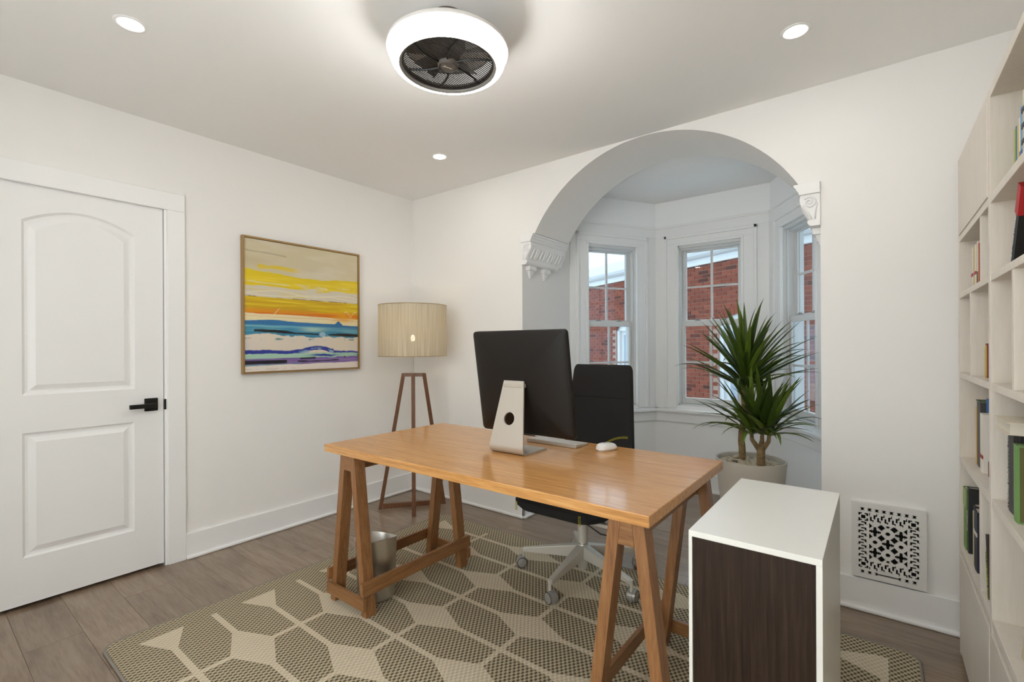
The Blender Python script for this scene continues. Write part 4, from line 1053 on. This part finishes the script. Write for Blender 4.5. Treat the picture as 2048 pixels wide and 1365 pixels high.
for (yy, z0, z1) in ((-.656, 1.453, 1.660), (-.439, 1.136, 1.433), (-.624, .447, .776), (-1.115, 1.136, 1.433), (-1.30, .447, .776)):
    MB().box(BX0 + .002, BX1 - .004, yy - .011, yy + .011, z0, z1).build('divider', M['shelf'], bk, bevel=.001)

# ------------------------------------------------------------------ books
PAGES = mat('book_pages', (.62, .57, .48), .9)
PRINT_W = mat('white_print', (.72, .70, .66), .6); PRINT_Y = mat('lime_print', (.55, .58, .02), .6)
def book(x0, yfar, thick, z0, h, depth, col, label, group, lean=0.0, band=None, title=None, title_m=None, tsize=None, flat=False, extra=None):
    """spine towards the room at x0; yfar = its far face; lean tips the top (+ towards the bay)"""
    c = cmat(col) if not hasattr(col, 'name') else col
    piv = thick if lean > 0 else 0.0                           # the lower edge it tips on
    mw = Matrix.Translation((x0, yfar - thick + piv, z0 + .0006)) @ Matrix.Rotation(-lean, 4, 'X') @ Matrix.Translation((0, -piv, 0))
    o = thing('book', label, 'book', group=group, mtx=mw)
    t = min(.0025, thick * .2)
    def loc(mb, nm, m): 
        b_ = put(nm, mb.mesh(nm), m, None); b_.parent = o; b_.matrix_parent_inverse = Matrix(); return b_
    loc(MB().box(0, depth, 0, t, 0, h).box(0, depth, thick - t, thick, 0, h).prism([(0, t), (t, t), (t, thick - t), (0, thick - t), (-.0015, thick * .5)], 'z', 0, h), 'cover', c)
    loc(MB().box(t, depth - .004, t, thick - t, .003, h - .003), 'pages', PAGES)
    if band:
        for (zb0, zb1, bc) in band: loc(MB().box(-.0022, .0004 + (depth if bc[1] else 0) - (0.0002 if bc[1] else 0), -.0003, thick + .0003, zb0, zb1), 'spine_band', cmat(bc[0]))
    if title:
        for (s, zc, tw) in title:
            mt = Matrix(((0, 0, -1, -.0024), (0, -1, 0, thick * tw), (1, 0, 0, 0), (0, 0, 0, 1)))
            mt = Matrix(((0, 0, -1, -.0026), (0, -1, 0, thick * tw), (-1, 0, 0, zc), (0, 0, 0, 1))) if False else Matrix(((0, 0, -1, -.0026), (0, 0, 0, 0), (0, 0, 0, 0), (0, 0, 0, 1)))
            # text x runs up the spine, text y towards the far side, face towards the room
            mt = Matrix(((0, 0, -1, -.0024), (0, 1, 0, thick * tw), (1, 0, 0, zc), (0, 0, 0, 1)))
            text_part('spine_title', s, tsize or thick * .55, mt, title_m or PRINT_W, o, .0002)
    if extra: extra(o, loc, thick, h, depth)
    return o
LIME, YEL, BLU = srgb(168, 172, 50), srgb(205, 175, 60), srgb(40, 110, 175)
red_b = [(.045, .056, (srgb(165, 30, 35), False))]
g = 'books on the upper narrow shelf'
zA = 1.453
book(3.520, -.340, .040, zA, .150, .14, srgb(214, 206, 192), 'white book with red mark, first from the bay end under the upper doors', g, band=red_b)
book(3.520, -.381, .010, zA, .158, .14, srgb(190, 175, 190), 'thin lavender book beside the first white book under the upper doors', g)
book(3.520, -.392, .012, zA, .150, .14, srgb(200, 178, 40), 'thin yellow book between two white books under the upper doors', g)
book(3.520, -.405, .036, zA, .152, .14, srgb(214, 206, 192), 'white book with red mark, second from the bay end under the upper doors', g, band=red_b)
book(3.540, -.442, .022, zA, .187, .15, srgb(70, 120, 165), 'tall blue book standing behind the white books under the upper doors', g)
book(3.520, -.465, .016, zA, .156, .14, srgb(222, 206, 196), 'thin pale pink book beside the tall blue one', g, band=[(.0, .05, (srgb(70, 55, 40), False))])
book(3.520, -.482, .016, zA, .146, .14, srgb(204, 160, 60), 'thin ochre book near the divider under the upper doors', g)
book(3.520, -.499, .010, zA, .144, .14, srgb(160, 40, 60), 'thin crimson book next to the ochre one, nearest the divider', g)
g = 'books on the middle shelf of the bay end'
zC = .799
book(3.535, -.288, .022, zC, .213, .15, srgb(214, 168, 60), 'thin yellow orange book beside the tall charcoal book', g)
book(3.535, -.312, .080, zC, .243, .16, srgb(58, 54, 50), 'thick charcoal book with ragged light edge on the middle shelf', g, band=[(.238, .243, (srgb(90, 105, 80), True))])
book(3.550, -.394, .026, zC, .254, .15, srgb(46, 106, 166), 'tall blue book between the charcoal and the white book', g, band=[(.0, .16, (srgb(22, 34, 66), False))])
book(3.530, -.422, .060, zC, .205, .15, srgb(222, 214, 203), 'thick white book with red mark on the middle shelf', g, band=[(.050, .062, (srgb(150, 30, 30), False))])
book(3.555, -.484, .030, zC, .235, .15, srgb(62, 38, 30), 'dark brown book rising behind the white book on the middle shelf', g)
book(3.540, -.516, .026, zC, .206, .15, srgb(200, 190, 206), 'pale lilac book with brown foot on the middle shelf', g, band=[(.0, .05, (srgb(110, 62, 36), False))])
book(3.600, -.545, .040, zC, .262, .15, srgb(30, 140, 126), 'tall teal book at the near end of the middle shelf', g)
g = 'books on the lowest open shelf of the bay end'
zD = .447
book(3.512, -.176, .068, zD, .235, .17, srgb(104, 138, 62), 'green garden book, first from the bay end on the lowest open shelf', g, band=[(.165, .2345, (srgb(150, 170, 110), False))])
book(3.515, -.246, .034, zD, .250, .18, srgb(28, 32, 30), 'tall black book beside the green one on the lowest open shelf', g, title=[('GARDENS', .12, .5)], tsize=.018)
book(3.528, -.282, .046, zD, .196, .16, srgb(52, 48, 46), 'dark grey book with white lettering on the lowest open shelf', g, title=[('FILM ART', .10, .5)], tsize=.024)
book(3.545, -.330, .052, zD, .232, .16, srgb(176, 38, 24), 'tall red book rising behind the navy one', g)
book(3.515, -.384, .020, zD, .195, .16, srgb(205, 192, 150), 'thin cream book next to the navy one on the lowest open shelf', g)
book(3.515, -.406, .072, zD, .212, .16, srgb(18, 24, 46), 'thick navy book with white band, nearest the divider on the lowest open shelf', g, band=[(.125, .138, (srgb(210, 205, 195), False))])
book(3.515, -.690, .026, zD, .196, .14, srgb(42, 33, 30), 'black book with lime letters leaning in the narrow compartment', 'leaning books', lean=math.radians(15),
     band=[(0.0005, .14, (srgb(48, 46, 20), False))], title=[('THE DESIGN LIST', .075, .5)], title_m=PRINT_Y, tsize=.020)
book(3.530, -.540, .020, 1.136, .115, .12, srgb(120, 50, 70), 'small plum and yellow book in the empty compartment', 'small books', band=[(.0, .11, (srgb(196, 168, 50), False))])
g = 'bright books on the top open shelf'
zE = 1.684
book(3.535, -.942, .018, zE, .140, .15, LIME, 'lime green book, first on the top open shelf', g)
book(3.535, -.961, .015, zE, .142, .15, BLU, 'thin bright blue book beside the lime one on the top shelf', g)
book(3.535, -.977, .022, zE, .138, .15, YEL, 'yellow book between the blue and the white one on the top shelf', g)
book(3.535, -1.000, .012, zE, .150, .15, srgb(222, 214, 200), 'thin white book beside the yellow one on the top shelf', g)
book(3.535, -1.013, .022, zE, .172, .15, srgb(120, 160, 195), 'tall pale blue book on the top shelf', g, band=[(.0, .06, (srgb(70, 105, 160), False))])
book(3.535, -1.036, .030, zE, .205, .16, srgb(200, 192, 176), 'tall spotted black and cream book at the frame edge of the top shelf', g, band=[(z_, z_ + .012, (srgb(28, 26, 26), False)) for z_ in (.03, .07, .11, .15)])
def red_top(o, loc, th, h, d):
    loc(MB().box(-.0024, d + .0002, -.0006, th + .0006, h * .64, h + .0004), 'jacket_band', cmat(srgb(170, 22, 26)))
    loc(MB().box(.0, d, th - .0006 + .0008, th + .0012, .004, h * .62), 'jacket_panel', cmat(srgb(206, 198, 186)))
book(3.520, -.985, .034, 1.453, .205, .15, srgb(14, 13, 12), 'black and red book tipped over on the upper open shelf', 'leaning books', lean=math.radians(-30), extra=red_top, title=[('NEW YORK STORIES', .068, .5)], tsize=.013)
g = 'art books under the lying book'
book(3.523, -.922, .074, .799, .228, .18, srgb(52, 46, 44), 'wide dark grey art book under the lying cream book', g, title=[('THE DRAWING MANUAL', .145, .72), ('STUDIO', .035, .72)], tsize=.020)
book(3.531, -.998, .026, .799, .228, .18, srgb(34, 31, 30), 'narrow black book with a white title beside the art book', g, title=[('BREATHTAKING', .115, .5)], tsize=.016)
def green_face(o, loc, th, h, d):
    loc(MB().box(.004, d, -.0010, .0004, .004, h - .004), 'front_picture', cmat(srgb(96, 92, 42)))
    loc(MB().box(.012, .05, -.0016, -.0008, h * .55, h * .85), 'front_picture', cmat(srgb(196, 168, 140)))
book(3.518, -1.028, .042, .799, .195, .17, srgb(108, 150, 80), 'green illustrated book at the frame edge below the lying book', g, extra=green_face)
book(3.575, -1.072, .030, .799, .228, .15, srgb(58, 40, 52), 'purple comic book with lime lettering behind the green one', g, title=[('blast', .19, .5)], title_m=PRINT_Y, tsize=.026)
# the cream book lying on top of the upright ones
lyb = thing('book', 'cream book lying flat across the upright art books', 'book', (3.60, -1.04, 1.0285), group=g)
MB().box(3.490, 3.640, -1.135, -.975, 1.0280, 1.0305).box(3.490, 3.640, -1.135, -.975, 1.0555, 1.058).box(3.637, 3.640, -1.135, -.975, 1.0305, 1.0555).build('cover', cmat(srgb(214, 204, 184)), lyb)
MB().box(3.496, 3.637, -1.130, -.980, 1.0305, 1.0555).build('pages', PAGES, lyb)
book(3.530, -1.030, .022, .447, .200, .14, srgb(204, 188, 158), 'cream book tipped over on the low shelf at the frame edge', 'leaning books', lean=math.radians(-24))
book(3.545, -1.100, .020, .447, .150, .14, srgb(40, 36, 30), 'black book standing against the tipped cream book on the low shelf', 'leaning books', lean=math.radians(-10))

# ------------------------------------------------------------------ potted yucca
px, py = 2.613, .45
yc = thing('potted_yucca', 'two stemmed green yucca in a round stone grey pot in the bay', 'potted plant', (px, py, 0))
MB().lathe([(.128, .001), (.140, .010), (.165, .20), (.186, .40), (.2005, .538), (.2005, .545), (.196, .547), (.189, .543), (.182, .50), (.02, .48)], (px, py, 0), 72).build('pot', M['pot'], yc, smooth='auto')
MB().lathe([(.0005, .500), (.181, .500)], (px, py, 0), 40, caps=False).build('soil', M['soil'], yc)
pb = MB()
def pebble(cx_, cy_, cz_, r_):
    q = Euler((R.uniform(0, 3), R.uniform(0, 3), R.uniform(0, 3))).to_matrix().to_4x4()
    m_ = Matrix.Translation((cx_, cy_, cz_)) @ Matrix.Diagonal((1.25 * r_, r_, .8 * r_, 1)) @ Matrix.Rotation(R.uniform(0, 6), 4, 'Z')
    b_ = MB(m_); v = []; f = []
    for i, (rr, z) in enumerate(((.45, -.85), (.95, -.3), (.95, .35), (.5, .85))):
        for k in range(8): v.append((rr * math.cos(2 * PI * k / 8 + i * .3), rr * math.sin(2 * PI * k / 8 + i * .3), z))
    for i in range(3):
        for k in range(8): f.append((i * 8 + k, i * 8 + (k + 1) % 8, (i + 1) * 8 + (k + 1) % 8, (i + 1) * 8 + k))
    f += [tuple(range(8))[::-1], tuple(range(24, 32))]
    b_.add(v, f); pb.add(b_.v, b_.f)
for k in range(300):
    a = R.uniform(0, 2 * PI); r_ = .168 * math.sqrt(R.random()); pebble(px + r_ * math.cos(a), py + r_ * math.sin(a), .512 + R.uniform(-.004, .008), R.uniform(.0095, .0145))
po = pb.build('pebbles', M['pebble'], yc, smooth=True, kind='stuff')
s1, s2 = Vector((2.548, .495, .485)), Vector((2.578, .500, 1.02))
MB().tube([s1.lerp(s2, k / 10) + Vector((.006 * math.sin(k * 1.3), .004 * math.cos(k), 0)) for k in range(11)], [.0215 - .0006 * k for k in range(11)], 14).build('stem', M['bark'], yc, smooth=True)
b0 = Vector((2.680, .400, .480))
MB().tube([b0, b0 + Vector((0, 0, .06)), b0 + Vector((.001, 0, .12)), b0 + Vector((.001, 0, .155))], [.0245, .023, .023, .026], 14).build('stem', M['bark'], yc, smooth=True)
forks = [(-.048, -.012), (.004, .02), (.046, -.006)]
tips = []
for (dx_, dy_) in forks:
    p0 = b0 + Vector((dx_ * .1, dy_ * .1, .140)); p3 = b0 + Vector((dx_, dy_, .235 if dx_ else .26)); 
    pts_ = [p0, b0 + Vector((dx_ * .55, dy_ * .5, .165)), b0 + Vector((dx_ * .95, dy_ * .9, .195)), p3]
    MB().tube(pts_, [.020, .014, .0115, .010] if abs(dx_) > .01 else [.02, .016, .012, .010], 12).build('branch', M['bark'], yc, smooth=True); tips.append(p3)
def leaf_mesh(L_, w_, droop, fold):
    n_ = 9; v = []; f = []; ang = 0.0; x_ = z_ = 0.0
    for i in range(n_ + 1):
        t = i / n_; wd = w_ * (min(1, .42 + t * 2.4) if t < .35 else (1 - ((t - .35) / .65) ** 1.9)) + .0004
        dz = fold * wd
        nx_, nz_ = -math.sin(ang), math.cos(ang)
        v += [(x_ + nx_ * dz, -wd / 2, z_ + nz_ * dz), (x_, 0, z_), (x_ + nx_ * dz, wd / 2, z_ + nz_ * dz)]
        ang -= droop * (1.6 * t) / n_; x_ += math.cos(ang) * L_ / n_; z_ += math.sin(ang) * L_ / n_
    for i in range(n_):
        a = i * 3; f += [(a, a + 1, a + 4, a + 3), (a + 1, a + 2, a + 5, a + 4)]
    me_ = bpy.data.meshes.new('leaf'); me_.from_pydata(v, [], f); me_.update(); me_.materials.append(M['leaf'])
    for p in me_.polygons: p.use_smooth = True
    return me_
straight = [leaf_mesh(1.0, .074, .25 + .12 * k, .30) for k in range(3)]
bent = [leaf_mesh(1.0, .066, 1.0 + .35 * k, .30) for k in range(3)]
def crown(c, n_, len0, len1, emin, emax, zspan, bias=(0, 0)):
    for k in range(n_):
        t = (k + .5) / n_
        az = k * 2.39996 + R.uniform(-.2, .2)
        el = math.radians(emax + (emin - emax) * (t ** .8) + R.uniform(-5, 5))
        L_ = len0 + (len1 - len0) * R.random()
        me_ = R.choice(straight if el > math.radians(48) else (straight[1:] + bent)) if el > math.radians(25) else R.choice(bent[:2])
        o = bpy.data.objects.new('leaf', me_); COL.objects.link(o); o.parent = yc
        dirm = Matrix.Rotation(az, 4, 'Z') @ Matrix.Rotation(-el, 4, 'Y') @ Matrix.Rotation(R.uniform(-.25, .25), 4, 'X')
        reach = (2.955 - c.x) / max(1e-3, math.cos(el) * math.cos(az)) if math.cos(az) > .05 else 9
        L_ = min(L_, max(.2, reach))
        p = c + Vector((0, 0, zspan * (1 - t))) + Vector((math.cos(az), math.sin(az), 0)) * .008 - Vector((px, py, 0))
        o.matrix_basis = Matrix.Translation(p) @ dirm @ Matrix.Diagonal((L_, L_ * R.uniform(.9, 1.15) * .47 / L_, L_ * .9, 1))
crown(Vector((2.578, .500, .955)), 78, .40, .50, 24, 87, .12)
for i, tp in enumerate(tips):
    crown(tp - Vector((0, 0, .012)), (24, 28, 24)[i], .32, .44, 16, 86, .03)

# ------------------------------------------------------------------ outside: brick building across the alley
Q = Vector((.74, 6.52, 0)); V = Vector((-.884, .468, 0)).normalized(); N = Vector((-V.y, V.x, 0)); N = -N if N.y > 0 else N
bmx = Matrix((V, N, Vector((0, 0, 1)))).transposed().to_4x4(); bmx.translation = Q     # local x along the wall, y towards the bay
bld = thing('brick_building', 'red brick building with white gutter across the alley outside the bay', 'building', Q)
ZB, ZT = -.40, 2.775
openings = [(-1.30, -.20, 1.62), (1.75, 2.85, 1.62)]        # s0, s1, spring height
def in_open(s, z, mrg=.0):
    for (a, b, h) in openings:
        if a - mrg < s < b + mrg:
            rise = .19 * (1 - ((s - (a + b) / 2) / ((b - a) / 2 + mrg)) ** 2)
            if z < h + rise + mrg: return True
    return False
MB(bmx).box(-6.2, -1.30, -.25, -.006, ZB, ZT).box(-.20, 1.75, -.25, -.006, ZB, ZT).box(2.85, 7, -.25, -.006, ZB, ZT).box(-1.30, -.20, -.25, -.006, 1.90, ZT).box(1.75, 2.85, -.25, -.006, 1.90, ZT).build('mortar', M['mortar'], bld)
BW, BH, BJ = .2005, .0640, .0110
def px_of(p):
    d = p - CAM; w = d.dot(_f); return (1024 + F_PX * d.dot(_r) / w, HZ - F_PX * d.dot(_u) / w, w)
glass = [(1174, 494, 1258, 740), (1368, 490, 1474, 805), (1582, 440, 1634, 830)]
cand = []; rest = MB(bmx)
row = 0; z = ZB
while z < ZT - .01:
    s = -6.1 + (row % 2) * (BW + BJ) / 2
    while s < 6.8:
        sc_, zc = s + BW / 2, z + BH / 2
        if not in_open(sc_, zc, .02 + (BW / 2 if zc < 1.62 else .05)) and not in_open(s, zc, .005) and not in_open(s + BW, zc, .005):
            u_, v_, w_ = px_of(bmx @ Vector((sc_, .01, zc)))
            vis = any(a - 6 < u_ < c + 6 and b - 5 < v_ < d + 5 for (a, b, c, d) in glass)
            cand.append((w_ if vis else 1e9, s, z))
        s += BW + BJ
    z += BH + BJ; row += 1
cand.sort()
bmesh_ = MB().box(0, BW, -.012, .004, 0, BH).mesh('brick'); bmesh_.materials.append(M['brick'])
binv = Matrix.Translation(-Q)
nsel = 0
for (w_, s, z) in cand:
    pr = R.uniform(-.003, .003)
    if w_ < 1e8 and nsel < 280:
        o = bpy.data.objects.new('brick', bmesh_); COL.objects.link(o); o.parent = bld
        o.matrix_basis = binv @ bmx @ Matrix.Translation((s, pr, z)); nsel += 1
    else: rest.box(s, s + BW, -.012, .004 + pr, z, z + BH)
rest.build('brickwork', M['brick'], bld, kind='stuff')
for (a, b, h) in openings:
    c_ = (a + b) / 2; hw = (b - a) / 2; rise = .19; Rr = (hw * hw + rise * rise) / (2 * rise); zc = h + rise - Rr; th = math.asin(hw / Rr); nb = 17
    for k in range(nb):
        t0, t1 = -th + 2 * th * (k + .06) / nb, -th + 2 * th * (k + .94) / nb
        Pq = lambda t_, r_, y_: (c_ + r_ * math.sin(t_), y_, zc + r_ * math.cos(t_))
        MB(bmx).hexa([Pq(t0, Rr, -.012), Pq(t1, Rr, -.012), Pq(t1, Rr + .15, -.012), Pq(t0, Rr + .15, -.012)], [Pq(t0, Rr, .008), Pq(t1, Rr, .008), Pq(t1, Rr + .15, .008), Pq(t0, Rr + .15, .008)]).build('arch_brick', M['brick'], bld)
    wd = part_empty('window', bld)
    MB(bmx).box(a, b, -.14, -.10, ZB, h + .2).build('board', M['outdoor_white'], wd)
    MB(bmx).box(b - .09, b, -.10, -.04, ZB, h + .1).box(a, a + .09, -.10, -.04, ZB, h + .1).box(a, b, -.10, -.04, h - .02, h + .2).build('frame', M['outdoor_white'], wd)
    MB(bmx).box(a + .30, b - .20, -.10, -.085, ZB + .6, h - .12).build('pane', M['outdoor_pane'], wd)
MB(bmx).box(-6.2, 7, -.25, .05, ZT, ZT + .125).build('fascia', M['outdoor_white'], bld, bevel=.01)
gp = [(.05, ZT + .115), (.12, ZT + .135), (.15, ZT + .175), (.155, ZT + .235), (.05, ZT + .235)]
MB(bmx).prism(gp, 'x', -6.2, 7).build('gutter', M['gutter'], bld)
MB(bmx).hexa([(-6.2, .02, ZT + .235), (7, .02, ZT + .235), (7, -1.6, ZT + .235), (-6.2, -1.6, ZT + .235)], [(-6.2, .0, ZT + .25), (7, .0, ZT + .25), (7, -1.6, ZT + .95), (-6.2, -1.6, ZT + .95)]).build('roof', M['roof'], bld)
MB(bmx).tube([(-1.62, .09, ZB), (-1.62, .09, ZT + .12)], .055, 12).build('downpipe', M['outdoor_white'], bld, smooth=True)
for zz in (.6, 1.7, 2.5): MB(bmx).box(-1.69, -1.55, .0, .05, zz, zz + .03).build('pipe_bracket', M['outdoor_white'], bld)
struct('ground', MB().box(-14, 16, 1.7, 22, -.55, ZB).box(-14, 16, -22, YF - .3, -.55, ZB), M['ground'], 'grey alley ground outside the bay')
